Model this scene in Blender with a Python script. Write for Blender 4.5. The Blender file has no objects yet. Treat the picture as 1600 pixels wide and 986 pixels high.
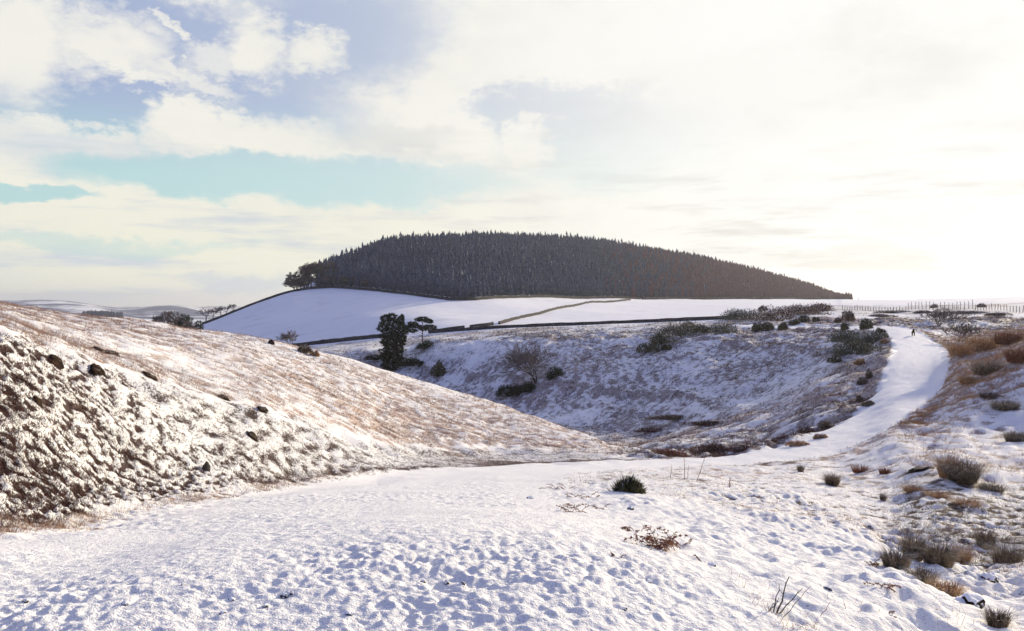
import bpy, math, random
import numpy as np
from mathutils import Vector, Matrix
R_ = math.radians
random.seed(7); rng = np.random.default_rng(7)
S = bpy.context.scene; COL = S.collection

# ------------------------------------------------------------------ camera, sky, sun, exposure
F, CX, HOR = 1350.0, 800.0, 470.0          # focal length in photo pixels, centre column, horizon row
cam = bpy.data.cameras.new('camera'); cam.sensor_width = 36; cam.lens = F/1600*36
cam.shift_y = -(493-HOR)/1600; cam.clip_start = 0.05; cam.clip_end = 60000
camo = bpy.data.objects.new('camera', cam); COL.objects.link(camo)
camo.rotation_euler = (R_(90), 0, 0); S.camera = camo
S.view_settings.view_transform = 'Standard'; S.view_settings.look = 'None'
S.view_settings.exposure = 0.3; S.view_settings.gamma = 1; S.view_settings.use_curve_mapping = False
SUN_AZ, SUN_EL = 42.0, 14.5                 # degrees, clockwise from the view axis
sd = Vector((math.sin(R_(SUN_AZ))*math.cos(R_(SUN_EL)), math.cos(R_(SUN_AZ))*math.cos(R_(SUN_EL)), math.sin(R_(SUN_EL))))
sun = bpy.data.lights.new('sun', 'SUN'); sun.energy = 5.0; sun.angle = R_(0.6); sun.color = (1.0, .855, .62)
suno = bpy.data.objects.new('sun', sun); COL.objects.link(suno); suno.rotation_euler = sd.to_track_quat('Z', 'Y').to_euler()
S.cycles.max_bounces = 6; S.cycles.diffuse_bounces = 3; S.cycles.use_denoising = True
S.cycles.volume_bounces = 0

class G:
    """tiny node helper"""
    def __init__(s, nt): s.t = nt; s.n = nt.nodes; s.l = nt.links
    def node(s, ty, **kw):
        n = s.n.new(ty)
        for k, v in kw.items(): setattr(n, k, v)
        return n
    def put(s, sock, v):
        if isinstance(v, bpy.types.NodeSocket): s.l.new(v, sock)
        else: sock.default_value = v
    def m(s, op, a, b=0.0, c=0.0, clamp=False):
        n = s.node('ShaderNodeMath', operation=op); n.use_clamp = clamp
        s.put(n.inputs[0], a); s.put(n.inputs[1], b); s.put(n.inputs[2], c); return n.outputs[0]
    def add(s, a, b): return s.m('ADD', a, b)
    def sub(s, a, b): return s.m('SUBTRACT', a, b)
    def mul(s, a, b): return s.m('MULTIPLY', a, b)
    def mx(s, a, b): return s.m('MAXIMUM', a, b)
    def mn(s, a, b): return s.m('MINIMUM', a, b)
    def ss(s, x, lo, hi, a=0.0, b=1.0):
        n = s.node('ShaderNodeMapRange', interpolation_type='SMOOTHSTEP')
        s.put(n.inputs[0], x)
        for i, v in enumerate((lo, hi, a, b)): s.put(n.inputs[i+1], v)
        return n.outputs[0]
    def mix(s, f, a, b):
        n = s.node('ShaderNodeMix', data_type='RGBA'); s.put(n.inputs[0], f)
        s.put(n.inputs[6], a if isinstance(a, bpy.types.NodeSocket) else (*a, 1)[:4])
        s.put(n.inputs[7], b if isinstance(b, bpy.types.NodeSocket) else (*b, 1)[:4]); return n.outputs[2]
    def noise(s, vec, scale, detail=4, rough=.55, w=None):
        n = s.node('ShaderNodeTexNoise'); s.put(n.inputs['Vector'], vec)
        n.inputs['Scale'].default_value = scale; n.inputs['Detail'].default_value = detail
        n.inputs['Roughness'].default_value = rough
        return n.outputs[0]
    def vmul(s, v, k):
        n = s.node('ShaderNodeVectorMath', operation='MULTIPLY'); s.put(n.inputs[0], v); n.inputs[1].default_value = k; return n.outputs[0]
    def vadd(s, v, k):
        n = s.node('ShaderNodeVectorMath', operation='ADD'); s.put(n.inputs[0], v); s.put(n.inputs[1], k); return n.outputs[0]
    def attr(s, name): return s.node('ShaderNodeAttribute', attribute_name=name).outputs['Fac']

def srgb(r, g, b):
    f = lambda c: c/12.92 if c <= .04045 else ((c+.055)/1.055)**2.4
    return (f(r/255), f(g/255), f(b/255))

def make_world():
    w = bpy.data.worlds.new('World'); S.world = w; w.use_nodes = True
    g = G(w.node_tree); g.n.clear()
    sky = g.node('ShaderNodeTexSky', sky_type='NISHITA'); sky.sun_disc = False
    sky.sun_elevation = R_(SUN_EL); sky.sun_rotation = R_(SUN_AZ); sky.altitude = 300; sky.air_density = 1; sky.dust_density = 1.5
    d = g.node('ShaderNodeTexCoord').outputs['Generated']
    sp = g.node('ShaderNodeSeparateXYZ'); g.put(sp.inputs[0], d); x, y, z = sp.outputs
    hor = g.m('SQRT', g.add(g.mul(x, x), g.mul(y, y)))
    az0 = g.m('ARCTAN2', x, y); el0 = g.m('ARCTAN2', z, hor)
    dot = g.node('ShaderNodeVectorMath', operation='DOT_PRODUCT'); g.put(dot.inputs[0], d); dot.inputs[1].default_value = sd
    cg = dot.outputs['Value']
    # warped direction so that cloud rims billow
    cv = g.node('ShaderNodeCombineXYZ'); g.put(cv.inputs[0], az0); g.put(cv.inputs[1], g.mul(el0, 1.7)); cvo = cv.outputs[0]
    n1 = g.noise(cvo, 9, 7, .6); n2 = g.noise(g.vadd(cvo, (5.2, 3.1, 0)), 9, 7, .6); nf = g.noise(g.vadd(cvo, (1.7, 9.1, 0)), 30, 5, .6)
    nf2 = g.noise(g.vadd(cvo, (4.7, 2.6, 0)), 60, 5, .65)
    az = g.add(az0, g.add(g.mul(g.sub(n1, .5), .13), g.mul(g.mul(g.sub(nf, .5), .06), g.ss(el0, R_(7), R_(14), .4, 1.0))))
    el = g.add(el0, g.add(g.mul(g.sub(n2, .5), .075), g.mul(g.mul(g.sub(nf2, .5), .05), g.ss(el0, R_(7), R_(14), .25, 1.0))))
    nb = g.noise(g.vadd(cvo, (3.7, 2.1, 0)), 5, 6, .6)
    def blob(u, v, ru, rv, soft=.35, rot=0):
        a = math.atan((u-CX)/F); e = math.atan((HOR-v)/F*math.cos(a)); sa = ru/F*math.cos(a)**2; se = rv/F*math.cos(a)
        dx = g.sub(az, a); dy = g.sub(el, e)
        if rot:
            c, s_ = math.cos(R_(rot)), math.sin(R_(rot))
            dx, dy = g.add(g.mul(dx, c), g.mul(dy, s_)), g.sub(g.mul(dy, c), g.mul(dx, s_))
        dx = g.mul(dx, 1/sa); dy = g.mul(dy, 1/se)
        r = g.add(g.mul(dx, dx), g.mul(dy, dy))
        return g.ss(r, 1+soft, 1-soft, 0.0, 1.0)
    def mxs(l):
        o = l[0]
        for k in l[1:]: o = g.mx(o, k)
        return o
    # openings in the cloud where the clear sky shows
    clearA = mxs([blob(180, 130, 420, 95, .5, -3), blob(60, 20, 420, 70, .6), blob(500, 60, 200, 90, .9, 15)])
    cloudA = mxs([blob(35, 70, 95, 85, .8), blob(160, 72, 85, 45, 1.2), blob(175, 96, 120, 17, 1.1, -18), g.mul(blob(275, 115, 95, 16, 1.2, -22), .9),
                  blob(392, 72, 50, 48, .9, -20), blob(490, 84, 52, 27, 1.1), g.mul(blob(262, 48, 30, 10, 1.1, -35), .9), g.mul(blob(345, 98, 60, 20, 1.3), .8), g.mul(blob(150, 35, 60, 25, 1.2), .5),
                  blob(62, 212, 70, 38, .6), blob(160, 222, 65, 30, .7), blob(300, 215, 85, 54, .45), blob(375, 212, 65, 38, .6), blob(440, 225, 90, 44, .9)])
    clearB = mxs([blob(330, 272, 230, 34, .5), blob(560, 285, 250, 28, .8), blob(60, 296, 75, 13, .6)])
    clearC = g.mx(blob(870, 180, 170, 42, .6, 3), blob(960, 225, 160, 70, .9))
    cloudC = mxs([blob(822, 222, 48, 38, .5), blob(700, 215, 70, 40, .6)])
    clearD = g.mul(blob(130, 378, 260, 12, .9), .5)
    cl = mxs([g.mul(clearA, g.sub(1, cloudA)), g.mul(clearB, .95), g.mul(g.mul(clearC, g.sub(1, cloudC)), .95), clearD])
    # the rest of the sky: broken cloud, clearer overhead and away from the sun
    gen = g.ss(g.add(nb, g.mul(g.ss(cg, .3, -.6), .12)), .46, .56)
    genz = g.mx(g.ss(el0, R_(22), R_(34)), g.ss(g.m('ABSOLUTE', az0), R_(36), R_(58)))
    cl = g.mx(cl, g.mul(g.mul(gen, genz), g.ss(el0, R_(3), R_(12))))
    cl = g.mul(cl, g.ss(cg, .97, .62))                       # glare of thin cloud round the sun
    # colours (radiance before the 0.1 background strength)
    clear = g.mix(g.ss(el0, R_(7.5), R_(13.5)), tuple(10*c for c in srgb(190, 228, 231)), tuple(10*c for c in srgb(172, 186, 222)))
    near = g.ss(cg, .35, .85)
    clear = g.mix(g.mul(near, .5), clear, (8.0, 8.4, 8.3))
    skyc = g.node('ShaderNodeMix', data_type='RGBA'); skyc.inputs[0].default_value = .2
    g.put(skyc.inputs[6], clear); g.put(skyc.inputs[7], sky.outputs[0]); clear = skyc.outputs[2]
    shade = g.mul(g.ss(nb, .45, .72), .8)
    underA = blob(140, 235, 160, 34, .9); underB = blob(610, 220, 100, 26, .9); underC = blob(380, 446, 110, 14, .9); underD = blob(1290, 405, 160, 18, .9); underE = blob(1180, 150, 260, 70, .9)
    und = g.mn(1.0, g.add(g.mul(shade, .5), g.add(g.mul(underA, .6), g.add(g.mul(underB, .6), g.add(g.mul(underC, .8), g.add(g.mul(underD, .5), g.mul(underE, .15)))))))
    st_ = g.node('ShaderNodeCombineXYZ'); g.put(st_.inputs[0], g.mul(az0, 2.2)); g.put(st_.inputs[1], g.mul(el0, 17)); sn = g.noise(st_.outputs[0], 2.4, 6, .6)
    und = g.mn(1.0, g.add(und, g.mul(g.mul(g.ss(sn, .48, .68), g.ss(el0, R_(14), R_(3))), 1.0)))
    white = g.mix(g.ss(el0, R_(2), R_(12)), tuple(10*c for c in srgb(243, 241, 222)), tuple(10*c for c in srgb(243, 241, 233)))
    white = g.mix(g.ss(cg, .6, .95), white, (9.8, 9.7, 9.4))
    grey = g.mix(near, tuple(10*c for c in srgb(210, 218, 224)), tuple(10*c for c in srgb(224, 223, 217)))
    cloud = g.mix(und, white, grey)
    c = g.mix(cl, cloud, clear)
    # away from the sun the sky is a deeper blue
    back = g.ss(cg, .12, -.55)
    mu = g.node('ShaderNodeMix', data_type='RGBA', blend_type='MULTIPLY'); g.put(mu.inputs[0], back)
    g.put(mu.inputs[6], c); mu.inputs[7].default_value = (.28, .34, .70, 1)
    c = mu.outputs[2]
    up = g.node('ShaderNodeMix', data_type='RGBA', blend_type='MULTIPLY'); g.put(up.inputs[0], g.ss(el0, R_(22), R_(60)))
    g.put(up.inputs[6], c); up.inputs[7].default_value = (.42, .48, .82, 1)
    bg = g.node('ShaderNodeBackground'); bg.inputs[1].default_value = .0815; g.put(bg.inputs[0], up.outputs[2])
    out = g.node('ShaderNodeOutputWorld'); g.l.new(bg.outputs[0], out.inputs[0])
make_world()

# ------------------------------------------------------------------ numpy noise
def hash2(ix, iy, seed):
    h = (ix.astype(np.int64)*374761393 + iy.astype(np.int64)*668265263 + seed*1442695041) & 0xffffffff
    h = ((h ^ (h >> 13))*1274126177) & 0xffffffff
    h = ((h ^ (h >> 16))*2246822519) & 0xffffffff
    return ((h ^ (h >> 15)) & 0xffffff)/16777216.0
def vnoise(x, y, seed=0):
    """gradient noise, about -1..1"""
    ix = np.floor(x); iy = np.floor(y); fx = x-ix; fy = y-iy
    ux = fx*fx*fx*(fx*(fx*6-15)+10); uy = fy*fy*fy*(fy*(fy*6-15)+10)
    r = 0
    for dx in (0, 1):
        for dy in (0, 1):
            a = hash2(ix+dx, iy+dy, seed)*6.2831853
            w = (ux if dx else 1-ux)*(uy if dy else 1-uy)
            r = r + w*(np.cos(a)*(fx-dx)+np.sin(a)*(fy-dy))
    return r*1.5
def sstep(x, a, b):
    t = np.clip((x-a)/(b-a), 0, 1); return t*t*(3-2*t)
def pchip(xk, yk, x):
    xk = np.asarray(xk, float); yk = np.asarray(yk, float)
    h = np.diff(xk); dl = np.diff(yk)/h; m = np.zeros_like(yk)
    w1 = 2*h[1:]+h[:-1]; w2 = h[1:]+2*h[:-1]; ok = dl[:-1]*dl[1:] > 0
    with np.errstate(divide='ignore', invalid='ignore'):
        m[1:-1] = np.where(ok, (w1+w2)/(w1/dl[:-1]+w2/dl[1:]), 0)
    m[0] = dl[0]; m[-1] = dl[-1]
    i = np.clip(np.searchsorted(xk, x)-1, 0, len(h)-1); t = (x-xk[i])/h[i]
    t2 = t*t; t3 = t2*t
    return (2*t3-3*t2+1)*yk[i]+(t3-2*t2+t)*h[i]*m[i]+(-2*t3+3*t2)*yk[i+1]+(t3-t2)*h[i]*m[i+1]

# ------------------------------------------------------------------ the lie of the land
# each line runs left to right across the valley; (column, row seen in, forward metres) or (column, None, metres, height)
N = None
LINES = [
 [(-200,N,.7,-1.7),(1800,N,.7,-1.7)],
 [(-200,986,4.2),(0,986,4.4),(800,986,4.4),(1100,986,4.9),(1400,986,6.2),(1600,986,8),(1800,N,8,-2.6)],
 [(-200,930,5.3),(0,900,6.3),(400,811,11),(800,786,14),(1000,798,14),(1100,820,13),(1200,845,12.5),(1400,874,12.6),(1500,905,11),(1600,905,12),(1800,N,13,-3.2)],
 [(-200,880,6.4),(0,860,7.8),(200,828,10.2),(400,786,14.6),(560,763,19),(720,752,22.5),(800,748,23),(900,748,22.5),(1000,755,21.5),(1100,770,20.5),(1200,790,19.5),(1300,815,18.5),(1400,856,17),(1500,868,16.2),(1600,865,16.5),(1800,N,17,-3.8)],
 [(-200,850,7.5),(0,828,9.5),(200,790,14),(400,757,20),(480,748,23.5),(560,740,27),(640,735,30.5),(720,730,34),(800,727,36.5),(900,726,37.5),(1000,727,37.2),(1100,726,37.5),(1200,722,38),(1300,711,39.5),(1400,722,33),(1450,737,29),(1500,757,26),(1600,762,26.5),(1800,N,27,-4.5)],
 [(-200,500,13),(0,528,15.5),(100,560,17.5),(200,590,20),(300,618,23),(400,645,26),(480,668,29),(560,690,32),(640,706,36),(720,704,41),(800,702,45),(900,706,45),(1000,716,42),(1100,715,41.8),(1200,703,43.5),(1250,688,46),(1300,667,49),(1350,655,50),(1400,660,44),(1450,690,37.5),(1500,692,36),(1600,690,36),(1800,N,36,-3.2)],
 [(-200,452,36),(0,475,42),(57,483,44),(130,493.5,47),(190,500.5,50),(300,514,55),(400,530,60),(480,545,64),(560,565,67),(640,590,67),(720,614,66),(800,641,62),(900,676,57),(1000,712,49),(1100,706,52),(1200,690,53),(1250,668,54.5),(1300,640,56.5),(1350,622,58),(1400,605,58),(1450,610,55),(1500,605,49),(1550,580,50),(1600,552,51),(1700,N,50,-2.2),(1800,N,50,-1.6)],
 [(-200,N,78,-7),(0,N,80,-8),(200,N,85,-9),(400,N,90,-11),(560,N,95,-13),(720,N,92,-14),(800,N,86,-14),(900,N,78,-13),(1000,696,70),(1100,683,67),(1200,655,67),(1250,628,67.5),(1300,600,68.5),(1350,585,69),(1400,570,68),(1450,568,67),(1500,556,62),(1550,546,62),(1600,530,62),(1700,N,60,-1.6),(1800,N,60,-1.1)],
 [(-200,N,130,-13),(300,N,130,-15),(400,N,130,-15),(480,N,135,-14.5),(560,N,140,-14.5),(640,600,138),(720,625,125),(800,643,112),(900,672,96),(1000,679,89),(1100,655,85),(1200,618,86),(1250,590,87),(1300,562,88),(1350,546,88.5),(1400,538,87),(1450,540,86),(1500,540,85),(1600,531,86),(1700,N,86,-2.8),(1800,N,86,-2.2)],
 [(-200,N,190,-16),(300,N,190,-17),(400,N,180,-15),(480,555,165),(560,546,165),(640,543,163),(680,536,158),(720,535,152),(800,528,146),(900,523,141),(1000,520,138),(1100,519,133),(1200,520,124),(1300,520,113),(1350,514,110),(1400,511,108),(1450,513,110),(1500,515,113),(1600,512,113),(1700,N,113,-2),(1800,N,113,-1)],
 [(-200,N,275,-16),(200,N,275,-15),(300,N,275,-15),(400,545,270),(480,541,250),(560,532,228),(620,526,210),(700,520,192),(800,513,186),(900,509,188),(1000,505,188),(1100,501,184),(1200,497,174),(1300,496,158),(1400,500,146),(1500,498,145),(1600,495,146),(1800,N,146,-1.5)],
 [(-200,N,340,-17),(200,N,340,-15),(300,N,340,-14),(340,517,335),(400,500,326),(480,495,312),(560,492,288),(620,491,268),(700,494,245),(800,490,252),(900,487,272),(1000,486,285),(1100,484,285),(1200,482,262),(1300,483,232),(1400,484,215),(1500,481,210),(1600,479,210),(1800,N,210,0)],
 [(-200,N,420,-30),(200,N,410,-22),(260,518,395),(300,513,392),(320,507,392),(340,498,392),(370,486,394),(400,475,396),(430,464,397),(460,455,396),(490,450.5,394),(560,452,372),(620,457.5,348),(660,464,330),(720,472,306),(745,471,310),(765,466,322),(800,464.5,340),(900,466,392),(1000,467,440),(1200,467,540),(1330,468,600),(1400,468.5,560),(1500,467.5,450),(1560,465,420),(1600,464,415),(1800,N,400,3)],
 'CREST',
 [(-200,N,1300,-38),(100,N,1300,-25),(160,N,1300,-22.5),(200,N,1300,-26),(300,N,1300,-38),(480,N,1200,-20),(800,N,1200,-10),(1300,N,1200,-6),(1600,N,1200,-6),(1800,N,1200,-6)],
 [(-200,N,2600,-45),(150,496,2600),(300,503,2600),(400,N,2600,-50),(480,N,2600,-45),(800,N,2600,-40),(1300,N,2600,-12),(1600,N,2600,-8),(1800,N,2600,-8)],
 [(-200,463,3900),(0,469,4200),(60,467.5,4300),(110,470.5,4200),(150,477,4000),(180,484,3800),(205,485,3900),(240,478.5,4100),(270,477,4200),(300,481,4200),(330,489,4200),(370,493,4000),(480,486,4000),(800,480,4200),(1300,469.5,4200),(1420,468.5,4200),(1450,465.5,4000),(1485,464.8,4000),(1510,467,4000),(1600,467,4200),(1800,465,4200)],
 [(-200,N,7000,-60),(800,N,7000,-50),(1800,N,7000,-40)],
 [(-200,N,16000,-120),(800,N,16000,-120),(1800,N,16000,-120)],
]
TOP = [(500,405),(520,399),(560,385),(600,375),(650,368.5),(720,366),(800,366.5),(900,370),(950,375),(1000,383),(1050,392),(1100,400),(1150,411),(1200,423),(1250,437),(1300,454),(1330,464)]
TREE_H = 8.0
def crest_line():
    L = [(-200,N,800,-30),(200,N,600,-26),(340,N,520,-16),(400,N,500,-10),(440,N,480,-1)]
    for u, v in TOP:
        Y = np.interp(u, [500,560,650,800,1000,1200,1330], [455,485,530,600,680,740,720])
        h = np.interp(u, [500,1100,1330], [8.5,8,5])
        L.append((u, N, Y, (HOR-v)*Y/F-h*.93))
    L += [(1400,N,760,-.3),(1500,N,700,-1),(1600,N,700,-2),(1800,N,700,0)]
    return L
LINES[13] = crest_line()
NK = len(LINES)
def theta_of(u): return math.atan((u-CX)/F)
DTH = np.concatenate([np.linspace(-math.pi, -.95, 400, endpoint=False), np.linspace(-.95, .95, 3800), np.linspace(.95, math.pi, 401)[1:]])
def build_knots(ths):
    """log distance and height of every line at the bearings ths"""
    return np.array([np.interp(ths, DTH, q) for q in DR]), np.array([np.interp(ths, DTH, q) for q in DZK])
def raw_knots(ths):
    Rk = np.zeros((NK, len(ths))); Zk = np.zeros((NK, len(ths)))
    for k, L in enumerate(LINES):
        t = [];  r = []; z = []
        for e in L:
            u, v, Y = e[0], e[1], e[2]; th = theta_of(u)
            t.append(th); r.append(math.log(Y/math.cos(th))); z.append(e[3] if v is None else (HOR-v)*Y/F)
        rm, zm = (r[0]+r[-1])/2, (z[0]+z[-1])/2
        t = [-math.pi, R_(-110), R_(-55)]+t+[R_(55), R_(110), math.pi]
        r = [rm, r[0]*.7+rm*.3, r[0]]+r+[r[-1], r[-1]*.7+rm*.3, rm]
        z = [zm, z[0]*.7+zm*.3, z[0]]+z+[z[-1], z[-1]*.7+zm*.3, zm]
        Rk[k] = pchip(t, r, ths); Zk[k] = pchip(t, z, ths)
    for k in range(1, NK): Rk[k] = np.maximum(Rk[k], Rk[k-1]+.02)
    return Rk, Zk

DR, DZK = raw_knots(DTH)
def smooth_line(a, sg):
    h = int(sg*3); w = np.exp(-.5*(np.arange(-h, h+1)/sg)**2); w /= w.sum()
    return np.convolve(np.pad(a, h, mode='edge'), w, 'valid')
for k in range(NK):
    sg = 14 if k < 6 else 9 if k < 10 else 34 if k in (10, 11, 12) else 16      # one step is about .7 photo pixel
    DR[k] = smooth_line(DR[k], sg); DZK[k] = smooth_line(DZK[k], sg)
# columns: fine inside the view, widening outwards all the way round
uin = np.linspace(-40, 1640, 920); thin = np.arctan((uin-CX)/F)
def outward(t0, t1, d0, n):
    q = 1.0
    lo, hi = 1.0001, 1.5
    for _ in range(60):
        q = (lo+hi)/2; s_ = d0*(q**n-1)/(q-1)
        if s_ > (t1-t0): hi = q
        else: lo = q
    c = t0+np.cumsum(d0*q**np.arange(n)); c[-1] = t1; return c
right = outward(thin[-1], math.pi, thin[-1]-thin[-2], 60)
left = -outward(-thin[0], math.pi, thin[1]-thin[0], 60)[::-1]
TH = np.concatenate([left, thin, right]); NC = len(TH)
IN = slice(len(left), len(left)+len(thin))
RK, ZK = build_knots(TH)
# rows: as many as the picture needs at each distance
lr = np.linspace(math.log(.9), math.log(15000), 1500)
W = np.zeros_like(lr); WM = np.zeros_like(lr)
for j in range(len(left)+5, len(left)+len(thin), 25):
    Rr = np.exp(lr); zz = pchip(np.exp(RK[:, j]), ZK[:, j], Rr); v = HOR-F*zz/(Rr*math.cos(TH[j]))
    run = np.minimum.accumulate(v); vis = (v <= run+6) & (v < 1040)
    q_ = np.abs(np.gradient(v, lr))*vis; W += q_; WM = np.maximum(WM, q_)
W = .55*W/37+.45*np.minimum(np.convolve(WM, np.ones(25)/25, 'same'), 700)+25*(lr > math.log(3))*(lr < math.log(900))+6
W[lr < math.log(3.2)] = 40
cum = np.concatenate([[0], np.cumsum((W[1:]+W[:-1])/2*np.diff(lr))]); NR = 800
LR = np.interp(np.linspace(0, cum[-1], NR), cum, lr)
Z = np.zeros((NR, NC)); KI = np.zeros((NR, NC)); RR = np.exp(LR)
for j in range(NC):
    Rk = np.exp(RK[:, j]); Z[:, j] = pchip(Rk, ZK[:, j], RR); KI[:, j] = np.interp(LR, RK[:, j], np.arange(NK))
X = RR[:, None]*np.sin(TH)[None]; Y = RR[:, None]*np.cos(TH)[None]
U = np.where(np.abs(TH) < R_(70), CX+F*np.tan(np.clip(TH, -R_(70), R_(70))), np.sign(TH)*3000+CX)[None]*np.ones((NR, 1))
RG = RR[:, None]*np.ones((1, NC))
cell = np.maximum(RG*np.maximum(np.gradient(TH), 1e-4)[None], np.gradient(RR)[:, None]*.45)

# the track: centre line and half width
TC = np.array([(-2.8,-40,3.2),(-2.2,-10,3.2),(-1.9,0,3.3),(-1.9,10,3.3),(-2.3,20,3.3),(-1.4,27,3.2),(.9,33,3.0),(4.5,37,2.6),(8.8,39,2.4),(12.2,40.7,2.3),(16.8,44.3,2.2),(22.2,51.0,2.1),(26.8,58,2.1),(31.8,68,2.1),(37.6,80,2.1),(43.3,94,2.1),(45.9,104,2.1),(46.5,114,2.0),(44,128,2),(38,150,2)])
def resample(P, n):
    d = np.concatenate([[0], np.cumsum(np.hypot(*np.diff(P[:, :2], axis=0).T))]); t = np.linspace(0, d[-1], n)
    return np.stack([pchip(d, P[:, i], t) for i in range(P.shape[1])], 1)
TCf = resample(TC, 260)
def track_d(x, y):
    """signed distance to the track's edge, negative inside"""
    x = np.asarray(x, float); y = np.asarray(y, float); best = np.full(x.shape, 1e9)
    for a in range(len(TCf)):
        dd = np.hypot(x-TCf[a, 0], y-TCf[a, 1])-TCf[a, 2]; best = np.minimum(best, dd)
    return best
TD = np.full((NR, NC), 99.0); near = (RG < 175)
rows = np.where(RR < 175)[0]; TD[rows] = track_d(X[rows], Y[rows])
trk = sstep(-TD, -.35, .35)

def band(x, a, b, w): return sstep(x, a-w, a+w)*(1-sstep(x, b-w, b+w))
lumpy = np.zeros((NR, NC)); veg = np.zeros((NR, NC)); warm = np.zeros((NR, NC))
n10 = vnoise(X/9, Y/9, 3); n30 = vnoise(X/27, Y/27, 4); n4 = vnoise(X/3.5, Y/3.5, 5)
# left bank between the track and its break of slope
Lft = 1-sstep(U, 930, 1010)
bank = band(KI, 4.0, 5.0, .06)*Lft
hill = sstep(KI, 4.95, 5.1)*(1-sstep(KI, 6.7, 7.3))*Lft
fore = np.clip((1-sstep(KI, 3.95, 4.05))+sstep(KI, 3.95, 4.05)*(1-sstep(KI, 4.95, 5.05))*(1-Lft)*(1-sstep(U, 1385, 1440)), 0, 1)*(1-trk)
rbank = sstep(KI, 3.95, 4.05)*(1-sstep(KI, 8.7, 9.2))*sstep(U, 1385, 1440)*(1-trk)
mid = sstep(KI, 6.4, 7.2)*(1-sstep(KI, 9.93, 10.02))*(1-rbank)*Lft + sstep(KI, 4.95, 5.05)*(1-sstep(KI, 9.93, 10.02))*(1-Lft)*(1-rbank)*(1-trk)
midR = sstep(KI, 8.9, 10.5)*(1-sstep(KI, 11.2, 11.5))*sstep(U, 1150, 1260)
field = sstep(KI, 9.95, 10.02)*(1-sstep(KI, 13.5, 14))*(1-midR)
far = sstep(KI, 14, 15)
veg = bank*(.47+.08*n10+.05*n4+.10*sstep(U, 560, 760))+hill*(.60+.14*n10+.12*n30+.1*n4)+mid*(.55+.20*n10+.12*n30+.12*n4)+midR*(.52+.25*n10)+rbank*(.43+.2*n10+.30*sstep(U, 1460, 1520)*sstep(KI, 5.3, 6.3))
hollow = band(KI, 2.6, 3.9, .3)*sstep(U, 1370, 1430)
veg += fore*(.22+.13*n10+.10*n4+.15*sstep(RG, 14, 26)*sstep(U, 820, 960)+.06*sstep(U, 1380, 1500))+hollow*.16
# thin heath nearer the crest of the shoulder above the track and along the track's lower edge
veg += band(TD, .1, 1.3, .3)*(RG > 36)*(RG < 120)*.22*(1-hill)
veg = veg*(1-trk)*(1-field)+trk*(.05+.04*n4+.14*sstep(RG, 34, 50))+field*.02
veg += far*(.45+.35*vnoise(X/400, Y/400, 9)+.2*vnoise(X/120, Y/160, 10))
veg += band(TD, -.1, .35, .15)*(KI > 3.8)*(U < 950)*.25
warm = np.clip(hill*(.80+.3*n30)+rbank*(.65+.4*n10)+bank*(.12+.2*n4+.2*sstep(U, 560, 760))+mid*(.28+.4*n30)+fore*(.4+.4*n10)+midR*.45, 0, 1)
warm = np.where(far > .5, 0, warm)
def oct_(lam, seed, ax=1.0, ay=1.0, rot=0.0):
    c, s_ = math.cos(rot), math.sin(rot)
    a = (X*c+Y*s_)/(lam*ax); b = (-X*s_+Y*c)/(lam*ay)
    return vnoise(a, b, seed)*sstep(lam/cell, 1.6, 4.0)
DZ = np.zeros((NR, NC))
bil = lambda n: 1-2.2*np.abs(n)             # puffy: rounded tops, sharp creases
o1 = oct_(.55, 21); o2 = oct_(.26, 22, 1.2, .9, .9); o3 = oct_(.12, 23); o4 = oct_(.055, 24)
ok_ = oct_(.19, 35); oq = oct_(.11, 36, 1.3, .9, .5); okb = oct_(.125, 35, .8, 1.6, .05); oqb = oct_(.075, 36, .8, 1.6, -.1); obg = oct_(.33, 38, .8, 1.7); o5 = oct_(1.3, 25); o6 = oct_(3.0, 26); o7 = oct_(8.0, 27)
nearf = 1-sstep(RG, 9, 30)
DZ += trk*(.4+.7*sstep(vnoise(X/2.4, Y/2.4, 93)+.6*vnoise(X/.8, Y/.8, 94), -.6, .8))*(.007*o1+.013*o2+.018*o3+.011*o4)*(1+.6*(1-sstep(RG, 5, 8))) + trk*.03*o5+trk*.012*sstep(RG, 26, 45)*1.8*(vnoise(X/.5, Y/.5, 71)+vnoise(X/1.3, Y/1.3, 72))
f_l = (.038*bil(o1)*sstep(.55/cell, 1.6, 4)+.035*o2+.034*ok_+.028*o3+.012*o4+.09*o5+.10*o6)
amp_ = .55+.75*sstep(vnoise(X/2.7, Y/2.7, 91)+.5*vnoise(X/.9, Y/.9, 92), -.5, .8)
DZ += fore*f_l*amp_*(.65+.5*sstep(U, 1000, 1250))
DZ += bank*(.04*obg+.055*okb+.045*oqb+.015*o4+.08*o5+.07*o6)
DZ += hill*(.06*o1+.035*o2+.02*ok_+.07*o5+.13*o6+.18*o7)
DZ += (mid+midR)*(.12*o1+.20*o5+.34*o6+.35*o7)
DZ += rbank*(.08*o1+.07*o2+.04*ok_+.11*o5+.2*o6)
DZ += field*(.12*o6+.10*vnoise((X+Y*.4)/9, (Y-X*.4)/2.6, 34)+.25*o7*0+.5*vnoise(X/45, Y/45, 31))*sstep(KI, 10.1, 10.6)
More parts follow.
